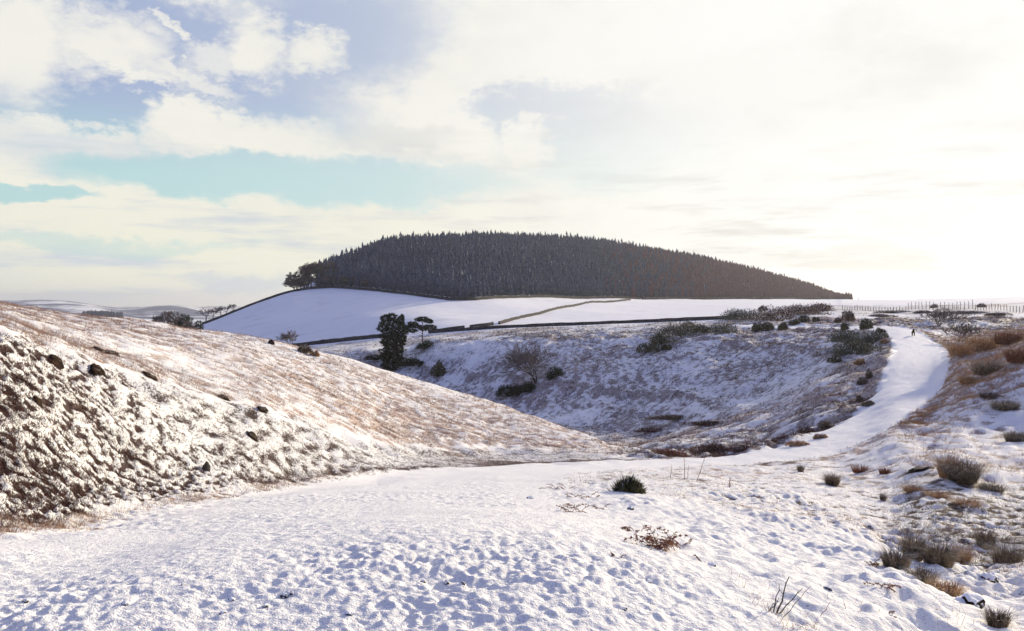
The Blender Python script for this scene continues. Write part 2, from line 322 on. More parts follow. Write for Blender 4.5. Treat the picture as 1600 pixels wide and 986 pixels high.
# peat hags near the lip of the left bank, terracettes across the hillside
lip = band(KI, 4.82, 5.04, .05)*Lft
DZ += lip*(.22*oct_(1.1, 33, 1.6, .8, .6))
terr = vnoise((Z+ .6*n10)/.9, n10*.2, 41); DZ += mid*.16*terr*sstep(RG, 60, 80)
veg += mid*.22*sstep(terr, .2, .7)*sstep(RG, 60, 80)
Z = Z+DZ*(RG > 1.2)
far_h = far*(18*vnoise(X/500, Y/700, 51)+7*vnoise(X/170, Y/200, 52))*(1-band(KI, 15.7, 16.3, .3)); Z += far_h*.6
veg = np.clip(veg, 0, 1)
def nzof(A):
    Pn = np.stack([X, Y, A], -1); q = np.cross(np.gradient(Pn, axis=1), np.gradient(Pn, axis=0))
    return np.abs(q[..., 2])/np.maximum(np.linalg.norm(q, axis=-1), 1e-9)
steep = np.clip(nzof(Z-DZ)-nzof(Z), -.5, .9)
ob = oct_(.9, 28)*sstep(RG, 25, 60); fine = 1-sstep(RG, 24, 55); low = np.clip(.5-(.55*o1+.6*o2+.35*o3+.5*ob), 0, 1)*(1-bank)+bank*np.clip(.5-(.35*obg+.75*okb+.8*oqb), 0, 1)

def ground_z(x, y):
    r = math.hypot(x, y); th = math.atan2(x, y)
    i = np.interp(math.log(max(r, 1)), LR, np.arange(NR)); j = np.interp(th, TH, np.arange(NC))
    i0 = min(int(i), NR-2); j0 = min(int(j), NC-2); a = i-i0; b = j-j0
    return float((Z[i0, j0]*(1-b)+Z[i0, j0+1]*b)*(1-a)+(Z[i0+1, j0]*(1-b)+Z[i0+1, j0+1]*b)*a)
def at_depth(u, Yd): 
    x = (u-CX)/F*Yd; return Vector((x, Yd, ground_z(x, Yd)))
def hit(u, v, y0=2, y1=900):
    """where the line of sight through column u, row v meets the ground, between forward distances y0 and y1"""
    ys = np.exp(np.linspace(math.log(y0), math.log(y1), 700)); prev = None
    for yy in ys:
        x = (u-CX)/F*yy; zr = (HOR-v)/F*yy; gz = ground_z(x, yy)
        if gz >= zr: return Vector((x, yy, gz))
    return at_depth(u, y1)

# ------------------------------------------------------------------ materials
def new_mat(name):
    m = bpy.data.materials.new(name); m.use_nodes = True; g = G(m.node_tree); g.n.clear()
    out = g.node('ShaderNodeOutputMaterial'); b = g.node('ShaderNodeBsdfPrincipled'); g.l.new(b.outputs[0], out.inputs[0])
    b.inputs['Roughness'].default_value = .9; b.inputs['Specular IOR Level'].default_value = .03
    return m, g, b
SNOW = (.88, .878, .87)
def ground_mat():
    m, g, b = new_mat('snowy_ground')
    p = g.node('ShaderNodeNewGeometry'); pos = p.outputs['Position']
    fi = g.attr('fine'); st = g.attr('steep'); lo = g.attr('low')
    v = g.attr('veg'); wm = g.attr('warm')
    n1 = g.noise(g.vmul(pos, (1.2, .75, 1.2)), 10, 5, .68); n2 = g.noise(g.vmul(pos, (1, 1, .5)), 1.6, 4, .6); n3 = g.noise(pos, 26, 3, .6); n4 = g.noise(pos, .35, 4, .6)
    n5 = g.noise(pos, 15, 4, .75)
    nn = g.add(g.mul(g.sub(n1, .5), 1.9), g.add(g.mul(g.sub(n2, .5), g.ss(fi, 0, 1, 2.5, .7)), g.add(g.mul(g.sub(n3, .5), g.ss(fi, 0, 1, 1.3, 2.4)), g.mul(g.sub(n4, .5), .3))))
    e = g.add(g.sub(g.mul(v, 1.9), 1.00), g.add(nn, g.mul(g.add(g.mul(st, 1.4), g.mul(g.sub(lo, .5), 1.9)), g.ss(v, .05, .4))))
    bare = g.ss(e, -.05, .30)
    thin = g.mul(g.ss(n5, .35, .7), g.mul(g.ss(v, .2, .6, 0, .42), g.ss(fi, 0, 1, 1, .45))); bare = g.mx(bare, thin)
    c1 = g.noise(pos, 3.1, 4, .6); c2 = g.noise(pos, .8, 3, .6); c3 = g.noise(pos, 40, 2, .6)
    dark = g.mix(g.ss(c3, .3, .7), g.mix(fi, (.060, .040, .042), (.022, .013, .013)), g.mix(fi, (.19, .115, .095), (.095, .050, .042)))
    dark = g.mix(g.mul(g.ss(c2, .5, .7), g.ss(fi, 0, 1, 1, .15)), dark, (.085, .075, .040))
    straw = g.mix(g.ss(c3, .3, .7), (.17, .10, .075), (.46, .32, .26))
    straw = g.mix(g.ss(g.add(c1, g.mul(g.sub(g.noise(pos, .22, 3, .6), .5), .8)), .42, .66), straw, (.38, .19, .095))
    vg = g.mix(g.ss(g.add(wm, g.mul(g.sub(c2, .5), .9)), .25, .75), dark, straw)
    # thin snow among the stems keeps the grass pale
    dust = g.mul(g.ss(g.noise(pos, 11, 4, .8), .40, .60), g.mx(g.ss(wm, .2, .7, .06, .62), g.ss(fi, .6, 0, 0, .5)))
    vg = g.mix(dust, vg, SNOW)
    peek = g.mul(g.ss(g.noise(pos, 48, 3, .7), .54, .68), g.mul(fi, .5))
    g.put(b.inputs['Base Color'], g.mix(bare, g.mix(peek, SNOW, (.55, .44, .34)), vg))
    bp = g.node('ShaderNodeBump'); bp.inputs['Strength'].default_value = .7; bp.inputs['Distance'].default_value = .04
    g.put(bp.inputs['Height'], g.add(g.noise(pos, 22, 4, .6), g.mul(g.noise(pos, 90, 2, .6), .4))); g.put(b.inputs['Normal'], bp.outputs[0])
    b.inputs['Roughness'].default_value = .7
    return m
def far_mat():
    m, g, b = new_mat('distant_moor')
    pos = g.node('ShaderNodeNewGeometry').outputs['Position']; v = g.attr('veg')
    n = g.noise(pos, .004, 6, .65); n2 = g.noise(pos, .03, 3, .6)
    e = g.add(g.sub(v, .45), g.add(g.mul(g.sub(n, .5), 1.6), g.mul(g.sub(n2, .5), .5)))
    g.put(b.inputs['Base Color'], g.mix(g.ss(e, -.25, .10), SNOW, (.07, .085, .16))); return m  # blue of the sky haze is put into this moor colour
def field_mat():
    m, g, b = new_mat('field_snow')
    pos = g.node('ShaderNodeNewGeometry').outputs['Position']; v = g.attr('veg')
    n = g.noise(g.vmul(pos, (.4, 1, 1)), .22, 7, .7)
    g.put(b.inputs['Base Color'], g.mix(g.mul(g.ss(n, .50, .72), .45), SNOW, (.55, .50, .46))); return m
M_GR, M_FAR, M_FLD = ground_mat(), far_mat(), field_mat()

def leaf_mat(name, a, c, snow=0.0, scale=3.0, rough=.8, trans=0.0):
    m, g, b = new_mat(name)
    geo = g.node('ShaderNodeNewGeometry'); pos = g.node('ShaderNodeTexCoord').outputs['Object']
    n = g.noise(pos, scale, 3, .7)
    col = g.mix(g.ss(n, .35, .65), a, c)
    if snow:
        sp = g.node('ShaderNodeSeparateXYZ'); g.put(sp.inputs[0], geo.outputs['True Normal'])
        n2 = g.noise(pos, scale*2.3, 2, .6)
        f = g.mul(g.ss(g.add(g.m('ABSOLUTE', sp.outputs[2]), g.mul(g.sub(n2, .5), .9)), .75, 1.05), snow)
        col = g.mix(f, col, SNOW)
    g.put(b.inputs['Base Color'], col); b.inputs['Roughness'].default_value = rough
    return m
MAT = dict(
 spruce=leaf_mat('spruce_needles', (.060,.074,.098), (.15,.17,.21), .95, 1.2),
 flare_spruce=leaf_mat('flare_tinted_needles', (.13,.072,.068), (.26,.155,.145), .5, 1.2),  # reddish lens flare put into the needle colour at the plantation's right end
 pine=leaf_mat('pine_needles', (.022,.035,.020), (.05,.065,.035), .22, 2.5),
 ivy=leaf_mat('dark_ivy', (.018,.022,.014), (.045,.048,.028), .15, 2.5),
 gorse=leaf_mat('gorse_green', (.055,.056,.026), (.14,.13,.065), .45, 4),
 gorse2=leaf_mat('gorse_grey_green', (.07,.08,.055), (.17,.17,.12), .55, 4),
 heather=leaf_mat('heather_brown', (.07,.040,.030), (.20,.11,.08), .45, 4),
 rush=leaf_mat('rush_olive', (.085,.070,.042), (.33,.25,.165), .35, 8),
 straw=leaf_mat('dead_grass', (.26,.14,.06), (.62,.40,.21), .1, 9),
 hillgrass=leaf_mat('pinkish_dead_grass', (.22,.13,.09), (.50,.36,.28), .1, 9),
 heatherd=leaf_mat('dark_heather', (.035,.018,.018), (.15,.075,.060), .25, 6),
 bracken=leaf_mat('dead_bracken', (.16,.06,.03), (.36,.17,.09), .15, 9),
 wood=leaf_mat('bare_twigs', (.095,.072,.065), (.19,.15,.13), .2, 2),
 bark=leaf_mat('bark', (.05,.038,.030), (.11,.085,.065), .1, 3),
 stone=leaf_mat('dark_stone', (.035,.03,.028), (.10,.085,.075), 0, 6),
 dyke=leaf_mat('drystone', (.030,.028,.030), (.075,.068,.066), 0, 2),
 snow=leaf_mat('settled_snow', SNOW, (.83,.85,.89), 0, 3),
 peat=leaf_mat('wet_peat', (.010,.007,.006), (.045,.024,.013), .12, 6),
 post=leaf_mat('weathered_post', (.13,.10,.075), (.25,.19,.14), 0, 3),
 wire=leaf_mat('fence_wire', (.10,.10,.10), (.16,.16,.16), 0, 3),
 dog=leaf_mat('dark_dog_coat', (.022,.018,.012), (.05,.04,.025), 0, 12),
 pale=leaf_mat('pale_dog_coat', (.42,.33,.24), (.5,.42,.32), 0, 12),
)

# ------------------------------------------------------------------ object helpers
def mesh(name, V, Fc, mats, mi=None, smooth=False):
    V = np.asarray(V, np.float32); me = bpy.data.meshes.new(name)
    if isinstance(Fc, np.ndarray):
        n, k = Fc.shape; me.vertices.add(len(V)); me.vertices.foreach_set('co', V.ravel())
        me.loops.add(n*k); me.loops.foreach_set('vertex_index', Fc.astype(np.int32).ravel())
        me.polygons.add(n); me.polygons.foreach_set('loop_start', np.arange(0, n*k, k, dtype=np.int32))
        me.update(calc_edges=True)
    else: me.from_pydata(V.tolist(), [], Fc)
    for m in (mats if isinstance(mats, (list, tuple)) else [mats]): me.materials.append(m)
    if mi is not None: me.polygons.foreach_set('material_index', np.asarray(mi, np.int32))
    me.polygons.foreach_set('use_smooth', np.full(len(me.polygons), smooth)); me.update(); return me
def link(name, me, parent=None):
    o = bpy.data.objects.new(name, me); COL.objects.link(o); o.parent = parent; return o
def tag(o, label=None, cat=None, group=None, kind=None):
    if label: o['label'] = label
    if cat: o['category'] = cat
    if group: o['group'] = group
    if kind: o['kind'] = kind
    return o
def empty(name, loc, label, cat, group=None, rz=0, sc=1):
    o = link(name, None); o.location = loc; o.rotation_euler = (0, 0, rz); o.scale = (sc, sc, sc) if not isinstance(sc, tuple) else sc
    o.empty_display_size = .3; return tag(o, label, cat, group)

# ------------------------------------------------------------------ terrain pieces
P = np.stack([X, Y, Z], -1).reshape(-1, 3)
ii, jj = np.meshgrid(np.arange(NR-1), np.arange(NC-1), indexing='ij')
a = ii*NC+jj; Q = np.stack([a, a+1, a+NC+1, a+NC], -1).reshape(-1, 4)
du = np.gradient(P.reshape(NR, NC, 3), axis=1); dr = np.gradient(P.reshape(NR, NC, 3), axis=0)
NRM = np.cross(du, dr); NRM /= np.maximum(np.linalg.norm(NRM, axis=-1, keepdims=True), 1e-9); NRM[NRM[..., 2] < 0] *= -1; NRM = NRM.reshape(-1, 3)
kq = KI[:-1, :-1].ravel(); uq = U[:-1, :-1].ravel(); tq = TD[:-1, :-1].ravel(); fq = field[:-1, :-1].ravel(); lq = Lft[:-1, :-1].ravel()
reg = np.zeros(len(Q), int)
reg[fq > .5] = 3
reg[(lq > .5) & (kq > 4) & (kq < 7) & (reg == 0)] = 2
reg[kq > 13.9] = 4
reg[tq < 0] = 1
def piece(name, r, m):
    q = Q[reg == r]; idx, inv = np.unique(q, return_inverse=True); q = inv.reshape(q.shape)
    me = mesh(name, P[idx], q, m, smooth=True)
    for an, arr in (('veg', veg), ('warm', warm), ('steep', steep), ('low', low), ('fine', fine)):
        at = me.attributes.new(an, 'FLOAT', 'POINT'); at.data.foreach_set('value', arr.ravel()[idx].astype(np.float32))
    me.normals_split_custom_set_from_vertices(NRM[idx].tolist())
    return tag(link(name, me), kind='structure')
piece('ground', 0, M_GR); piece('track', 1, M_GR); piece('hillside', 2, M_GR); piece('field', 3, M_FLD); piece('hills', 4, M_FAR)
# close the little hole round the camera's feet
nn_ = NC; cv = [tuple(P[j]) for j in range(0, NC, 8)]+[(0, 0, -1.7)]
tag(link('ground', mesh('ground', cv, [(i, (i+1) % (len(cv)-1), len(cv)-1) for i in range(len(cv)-1)], M_GR)), kind='structure')
#PART2
# ------------------------------------------------------------------ builders of twigs, foliage and rocks
def tubes(segs, sides=3):
    """segs: (p0, p1, r0, r1) -> vertices and faces of tapered tubes"""
    V = []; Fc = []
    for p0, p1, r0, r1 in segs:
        d = (p1-p0); d = d.normalized() if d.length > 1e-6 else Vector((0, 0, 1))
        s_ = d.orthogonal().normalized(); t = d.cross(s_); b = len(V)
        for p, r in ((p0, r0), (p1, r1)):
            for k in range(sides):
                an = 2*math.pi*k/sides; V.append(tuple(p+s_*(math.cos(an)*r)+t*(math.sin(an)*r)))
        for k in range(sides):
            k2 = (k+1) % sides; Fc.append((b+k, b+k2, b+sides+k2, b+sides+k))
    return np.array(V), np.array(Fc)
def branch(rnd, p, d, L, r, depth, segs, up=.15, spread=.6, n=3, wob=.25, ratio=.68, leafs=None):
    k = 3; q = p
    for i in range(k):
        d2 = (d+Vector((rnd.gauss(0, wob), rnd.gauss(0, wob), rnd.gauss(0, wob*.6)+up*.3))).normalized()
        q2 = q+d2*(L/k); segs.append((q, q2, r*(1-.25*i/k), r*(1-.25*(i+1)/k))); q = q2; d = d2
        if depth > 0 and i >= 1:
            for _ in range(n if i == k-1 else max(1, n-1)):
                ax = Vector((rnd.gauss(0, 1), rnd.gauss(0, 1), rnd.gauss(0, .6)))
                nd = (d*(1-spread*.5)+ax.normalized()*spread+Vector((0, 0, up))).normalized()
                branch(rnd, q, nd, L*ratio*rnd.uniform(.75, 1.15), r*.55, depth-1, segs, up, spread, n, wob, ratio, leafs)
    if depth == 0 and leafs is not None: leafs.append((q, d))
def bare_tree_meshes(seed, H, depth=4, trunk=.3, spread=.6, n=3, up=.12, stems=1, rr=.045, lean=(0, 0), rmin=.007):
    rnd = random.Random(seed); segs = []; tr = []
    for s_ in range(stems):
        a = rnd.uniform(0, 6.3); d = Vector((math.cos(a)*.35*(stems > 1)+lean[0], math.sin(a)*.35*(stems > 1)+lean[1], 1)).normalized()
        p = Vector((0, 0, -.3)); q = p+d*(H*trunk+.3); tr.append((p, q, rr*H*.6, rr*H*.42))
        for _ in range(n+1):
            ax = Vector((rnd.gauss(0, 1), rnd.gauss(0, 1), rnd.gauss(0, .4))).normalized()
            branch(rnd, q, (d+ax*spread).normalized(), H*.30, rr*H*.25, depth-1, segs, up, spread, n)
    # keep thin twigs from vanishing
    segs = [(a, b, max(r0, rmin), max(r1, rmin*.8)) for a, b, r0, r1 in segs]
    return tubes(tr, 6), tubes(segs, 3)
def quads(C, Dv, W, L, rnd):
    """leaf-like quads at C, pointing along Dv"""
    n = len(C); Dv = Dv/np.maximum(np.linalg.norm(Dv, axis=1, keepdims=True), 1e-6)
    t = rnd.normal(size=(n, 3)); s_ = np.cross(Dv, t); s_ /= np.maximum(np.linalg.norm(s_, axis=1, keepdims=True), 1e-6)
    W = np.broadcast_to(W, n)[:, None]; L = np.broadcast_to(L, n)[:, None]
    V = np.stack([C-s_*W*.5, C+s_*W*.5, C+Dv*L], 1).reshape(-1, 3)
    return V, np.arange(n*3).reshape(n, 3)
def bush_mesh(name, seed, w, d, h, n=900, leaf=.16, mat='gorse', lobes=7, snow=.15, flat=.5, spiky=1.0):
    """a shrub of many small sprays spread through lumpy lobes, some of them carrying snow, over bare stems"""
    r = np.random.default_rng(seed); per = n//lobes; Cs = []; Ds = []
    for k in range(lobes):
        an = r.uniform(0, 6.28); rr = math.sqrt(r.uniform(0, 1))*.62
        c = np.array([math.cos(an)*rr*w/2, math.sin(an)*rr*d/2, 0]); top = h*r.uniform(.6, 1)*(1-.35*rr)
        rad = np.array([w*r.uniform(.24, .38), d*r.uniform(.24, .38), top])
        v = r.normal(size=(per, 3)); v /= np.linalg.norm(v, axis=1, keepdims=True); v[:, 2] = np.abs(v[:, 2])
        q = r.uniform(.45, 1, (per, 1))**.6
        Cs.append(c+v*rad*q); Ds.append(v*np.array([1, 1, 1.2])+np.array([0, 0, .5])+r.normal(size=(per, 3))*.45)
    C = np.concatenate(Cs); D = np.concatenate(Ds); C[:, 2] = np.maximum(C[:, 2], -.02)
    V, Fc = quads(C, D, leaf*r.uniform(.35, .8, len(C)), leaf*r.uniform(.8, 1.9, len(C))*spiky, r)
    top = C[:, 2]/(h+1e-6); sn = (r.uniform(size=len(C)) < snow*(top > .35)).astype(int)
    return mesh(name, V, Fc, [MAT[mat], MAT['snow']], sn)
def stems_mesh(seed, w, h, n=14, r=.012, mat='wood'):
    rnd = random.Random(seed); segs = []
    for _ in range(n):
        a = rnd.uniform(0, 6.28); q = Vector((math.cos(a)*w*.2*rnd.random(), math.sin(a)*w*.15*rnd.random(), -.1)); e = q*1.5+Vector((0, 0, .15+h*rnd.uniform(.4, .7)))
        segs.append((q, e, r, r*.5))
    V, Fc = tubes(segs); return mesh('stems', V, Fc, MAT[mat])
def grass_clump(name, seed, w, h, n=260, mat='rush', bw=.012, lean=.35, droop=.3):
    """blades that bend outwards from a tuft, two faces each"""
    r = np.random.default_rng(seed); a = r.uniform(0, 6.28, n); rr = np.sqrt(r.uniform(0, 1, n))*w*.32
    b = np.stack([np.cos(a)*rr, np.sin(a)*rr, np.full(n, -.03)], 1)
    a2 = a+r.normal(0, .7, n); ln = lean*r.uniform(.2, 1.3, n); L = h*r.uniform(.5, 1.1, n)
    m_ = b+np.stack([np.cos(a2)*ln*L*.5, np.sin(a2)*ln*L*.5, L*.62], 1)
    t = m_+np.stack([np.cos(a2)*ln*L*.9, np.sin(a2)*ln*L*.9, L*(.38-droop*r.uniform(0, 1.3, n))], 1)
    s_ = np.stack([-np.sin(a2), np.cos(a2), 0*a2], 1)*bw*r.uniform(.6, 1.4, n)[:, None]*.5
    V = np.stack([b-s_, b+s_, m_+s_*.8, m_-s_*.8, t], 1).reshape(-1, 3); i = np.arange(n)*5
    Fc = np.concatenate([np.stack([i, i+1, i+2], 1), np.stack([i, i+2, i+3], 1), np.stack([i+3, i+2, i+4], 1)])
    return mesh(name, V, Fc, MAT[mat])
def rock_mesh(name, seed, w, d, h, mat='stone', sub=2, jag=.25, snowcap=True):
    import bmesh
    bm = bmesh.new(); bmesh.ops.create_icosphere(bm, subdivisions=sub, radius=1)
    V = np.array([v.co[:] for v in bm.verts]); o = seed*7.3
    n = vnoise(V[:, 0]*1.3+o, V[:, 1]*1.3+V[:, 2]*.9+o, seed)*jag+vnoise(V[:, 0]*3+o, V[:, 1]*3-V[:, 2]*2.2, seed+1)*jag*.5
    V = V*(1+n)[:, None]*np.array([w/2, d/2, h]); Fc = [tuple(v.index for v in f.verts) for f in bm.faces]; bm.free()
    fz = np.array([np.cross(V[f[1]]-V[f[0]], V[f[2]]-V[f[0]]) for f in Fc]); fz = fz[:, 2]/np.linalg.norm(fz, axis=1)
    me = mesh(name, V, Fc, [MAT[mat], MAT['snow']], ((fz > .45) & snowcap).astype(int)); return me
def sink(p, dz): return Vector((p.x, p.y, p.z+dz))
px = lambda n, Yd: n*Yd/F            # size of n photo pixels at a forward distance

# ------------------------------------------------------------------ drystone walls
def wall(name, pts, h, w, label, group=None, step=1.6, gate=()):
    """pts: plan points; the wall follows the ground; body and snowy cope are its parts"""
    P0 = resample(np.array(pts, float), 400); L = np.concatenate([[0], np.cumsum(np.hypot(*np.diff(P0, axis=0).T))])
    n = max(3, int(L[-1]/step)); t = np.linspace(0, L[-1], n); xs = np.interp(t, L, P0[:, 0]); ys = np.interp(t, L, P0[:, 1])
    tx = np.gradient(xs); ty = np.gradient(ys); q = np.hypot(tx, ty); nx, ny = -ty/q, tx/q
    zs = np.array([ground_z(x, y) for x, y in zip(xs, ys)])
    hh = h*(1+.10*vnoise(t/2.3, t*0+.5, 5)+.08*vnoise(t/7, t*0+.5, 6))
    V = []; Vc = []
    for i in range(n):
        for s_, e in ((-1, 1), (-1, .72), (1, .72), (1, 1)):
            pass
        V += [(xs[i]-nx[i]*w*.6, ys[i]-ny[i]*w*.6, zs[i]-.5), (xs[i]-nx[i]*w*.36, ys[i]-ny[i]*w*.36, zs[i]+hh[i]), (xs[i]+nx[i]*w*.36, ys[i]+ny[i]*w*.36, zs[i]+hh[i]), (xs[i]+nx[i]*w*.6, ys[i]+ny[i]*w*.6, zs[i]-.5)]
        c = hh[i]+.02; j = .10*hash2(np.array([i]), np.array([3]), 8)[0]
        Vc += [(xs[i]-nx[i]*w*.42, ys[i]-ny[i]*w*.42, zs[i]+c-.06), (xs[i]-nx[i]*w*.3, ys[i]-ny[i]*w*.3, zs[i]+c+.08+j), (xs[i]+nx[i]*w*.3, ys[i]+ny[i]*w*.3, zs[i]+c+.08+j), (xs[i]+nx[i]*w*.42, ys[i]+ny[i]*w*.42, zs[i]+c-.06)]
    Fc = []; 
    for i in range(n-1):
        b = i*4
        for k in range(4): k2 = (k+1) % 4; Fc.append((b+k, b+4+k, b+4+k2, b+k2))
    Fc += [(0, 1, 2, 3), (4*n-1, 4*n-2, 4*n-3, 4*n-4)]
    loc = Vector((xs[0], ys[0], zs[0])); o = empty(name, loc, label, 'wall', group)
    for nm, VV, mt in (('stonework', V, MAT['dyke']), ('cope', Vc, [MAT['dyke'], MAT['snow']])):
        me = mesh(nm, np.array(VV)-np.array(loc), Fc, mt)
        if nm == 'cope': me.polygons.foreach_set('material_index', np.array([1 if (hash2(np.array([k//4]), np.array([1]), 4)[0] < .85 and k % 4 == 1) else 0 for k in range(len(Fc))], np.int32))
        link(nm, me, o)
    return o
def along(k, u0, u1, off=0.0, n=24):
    """plan points that follow line k of the land between two columns"""
    us = np.linspace(u0, u1, n); th = np.arctan((us-CX)/F); rk, zk = build_knots(th); r = np.exp(rk[k])
    return [(math.sin(t)*(q+off), math.cos(t)*(q+off)) for t, q in zip(th, r)]
gw = 'drystone walls round the snowy field'
wall('drystone_wall', along(12, 316, 490, -1), .95, .8, 'dark straight drystone wall climbing the left shoulder of the snowy field to the bare trees', gw)
wall('drystone_wall', along(12, 490, 1000, -1), .95, .8, 'drystone wall curving along the foot of the dark conifer plantation', gw)
wall('drystone_wall', along(12, 1004, 1330, -1), .9, .8, 'thin distant wall under the flare-tinted right end of the conifer plantation', gw)
wall('drystone_wall', along(10, 446, 608, 4), 0.7, .6, 'lower of the two parallel walls left of the ivy-clad pine', gw)
wall('drystone_wall', along(10, 672, 1030, 3), 0.55, .6, 'long low wall along the lower edge of the field right of the pines', gw)
wall('drystone_wall', along(10, 1030.3, 1150, 3), 0.6, .6, 'short dark wall at the foot of the field behind the gorse bushes', gw)
def uy(l): return [((u-CX)/F*Yd, Yd) for u, Yd in l]
wall('drystone_wall', [tuple(hit(u, v, 205, 380)[:2]) for u, v in ((455, 543), (500, 537), (560, 531), (612, 526))], 0.85, .7, 'upper of the two parallel walls left of the ivy-clad pine', gw)
wall('drystone_wall', [tuple(hit(u, v, 200, 420)[:2]) for u, v in ((670, 520), (700, 517), (726, 515))], 0.6, .6, 'short broken length of wall just right of the flat-topped pine', gw)
wall('drystone_wall', [tuple(hit(u, v, 200, 420)[:2]) for u, v in ((734, 514), (750, 511), (770, 508))], 0.6, .6, 'middle length of tumbled wall between two gaps at the foot of the field', gw)
wall('drystone_wall', [tuple(hit(u, v, 200, 450)[:2]) for u, v in ((780, 507), (815, 497), (850, 489), (890, 480), (930, 473), (985, 469))], 0.65, .55, 'long wall running slantwise up the middle of the snowy field', gw)

# ------------------------------------------------------------------ conifer plantation
def conifer(seed, tiers, seg, H=1.0, base=.17, tris=False):
    r = random.Random(seed); V = []; Fc = []
    for t in range(tiers):
        f = t/tiers; z1 = H*(.06+.88*(f+1.35/tiers)); z0 = H*(.04+.92*f); z1 = min(z1, H)
        rad = base*H*(1-f)**.85*1.05+.012*H; b = len(V); V.append((r.gauss(0, .006), r.gauss(0, .006), z1))
        for k in range(seg*2):
            an = math.pi*k/seg+t*.7+r.uniform(-.15, .15); q = rad*(r.uniform(.85, 1.25) if k % 2 == 0 else r.uniform(.4, .62)); V.append((math.cos(an)*q, math.sin(an)*q, z0+(r.uniform(-.03, .02) if k % 2 == 0 else .035)*H))
        for k in range(seg*2): Fc.append((b, b+1+k, b+1+(k+1) % (seg*2)))
    return np.array(V), np.array(Fc)
edge_th = np.linspace(theta_of(440), theta_of(1345), 400); erk, ezk = build_knots(edge_th)
E_R, C_R = np.exp(erk[12]), np.exp(erk[13])
trees = []
r = np.random.default_rng(11)
th = edge_th[0]
def gap_ok(u): return 498 < u < 1331
for k in range(60000):
    u = r.uniform(498, 1331); t = theta_of(u); e0 = np.interp(t, edge_th, E_R); c0 = np.interp(t, edge_th, C_R)
    q = r.uniform(0, 1); rad = math.sqrt((e0+3)**2+q*((c0+14)**2-(e0+3)**2)); trees.append((rad*math.sin(t), rad*math.cos(t), rad-e0, u))
# thin to a natural spacing
trees.sort(key=lambda a: a[2]); grid = {}; kept = []
for x, y, d, u in trees:
    gx, gy = int(x//2.6), int(y//2.6); ok = True
    for a_ in (-1, 0, 1):
        for b_ in (-1, 0, 1):
            for (x2, y2) in grid.get((gx+a_, gy+b_), ()):
                if (x-x2)**2+(y-y2)**2 < 6.2: ok = False
    if ok: grid.setdefault((gx, gy), []).append((x, y)); kept.append((x, y, d, u))
def tree_h(u, x, y): return float(np.interp(u, [500, 1100, 1330], [8.6, 8, 5]))*(.74+.30*random.random()+(.20 if random.random() < .10 else 0)+.16*float(vnoise(np.array([x/26]), np.array([y/26]), 77)[0]))
tmpl = [conifer(s_, 4, 4) for s_ in range(6)]; tmplN = [conifer(s_+20, 9, 7, base=.18) for s_ in range(6)]
front = kept[:298]; rest = kept[298:]
def joined(name, lst, mats, label, cat):
    Vs = []; Fs = []; off = 0; mi = []
    for x, y, d, u in lst:
        V0, F0 = tmpl[random.randrange(6)]; h = tree_h(u, x, y); w = h*random.uniform(.9, 1.3); a_ = random.uniform(0, 6.28); c, s_ = math.cos(a_), math.sin(a_)
        V = np.stack([(V0[:, 0]*c-V0[:, 1]*s_)*w+x, (V0[:, 0]*s_+V0[:, 1]*c)*w+y, V0[:, 2]*h+ground_z(x, y)-.1], 1)
        Vs.append(V); Fs.append(F0+off); off += len(V0)
        tinted = random.random() < float(np.interp(u, [930, 1130], [0.0, 1])); mi.append(np.full(len(F0), 1 if tinted else 0))
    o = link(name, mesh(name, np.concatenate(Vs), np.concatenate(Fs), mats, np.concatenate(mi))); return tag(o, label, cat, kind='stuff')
joined('conifer_forest', rest, [MAT['spruce'], MAT['flare_spruce']], 'dense dark conifer plantation covering the dome of the hill behind its front row', 'forest')
cm = [[mesh('crown', V0, F0, MAT[mt]) for V0, F0 in tmplN] for mt in ('spruce', 'flare_spruce')]
tv, tf = tubes([(Vector((0, 0, -.06)), Vector((0, 0, .5)), .018, .009)], 5); tm = mesh('trunk', tv, tf, MAT['bark'])
for x, y, d, u in front:
    h = tree_h(u, x, y)*.97; tinted = random.random() < float(np.interp(u, [930, 1130], [0.0, 1]))
    if u < 760: lab, gr = 'dark blue-grey snow-dusted conifer in the front rows at the left part of the plantation', 'front conifers left'
    elif u < 1040: lab, gr = 'dark grey-green conifer in the front rows at the middle of the plantation', 'front conifers middle'
    else: lab, gr = 'conifer with painted reddish flare tint in the front rows at the tapering right end of the plantation', 'front conifers right'
    o = empty('conifer_tree', (x, y, ground_z(x, y)), lab, 'tree', gr, random.uniform(0, 6.28), (h*random.uniform(.95, 1.25),)*2+(h,))
    link('crown', random.choice(cm[int(tinted)]), o); link('trunk', tm, o)
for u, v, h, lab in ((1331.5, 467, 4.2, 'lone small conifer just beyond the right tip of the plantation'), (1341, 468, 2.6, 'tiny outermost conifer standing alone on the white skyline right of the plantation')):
    p = at_depth(u, 610); o = empty('conifer_tree', p, lab, 'tree', None, 0, (h*1.1, h*1.1, h)); link('crown', cm[1][2], o); link('trunk', tm, o)

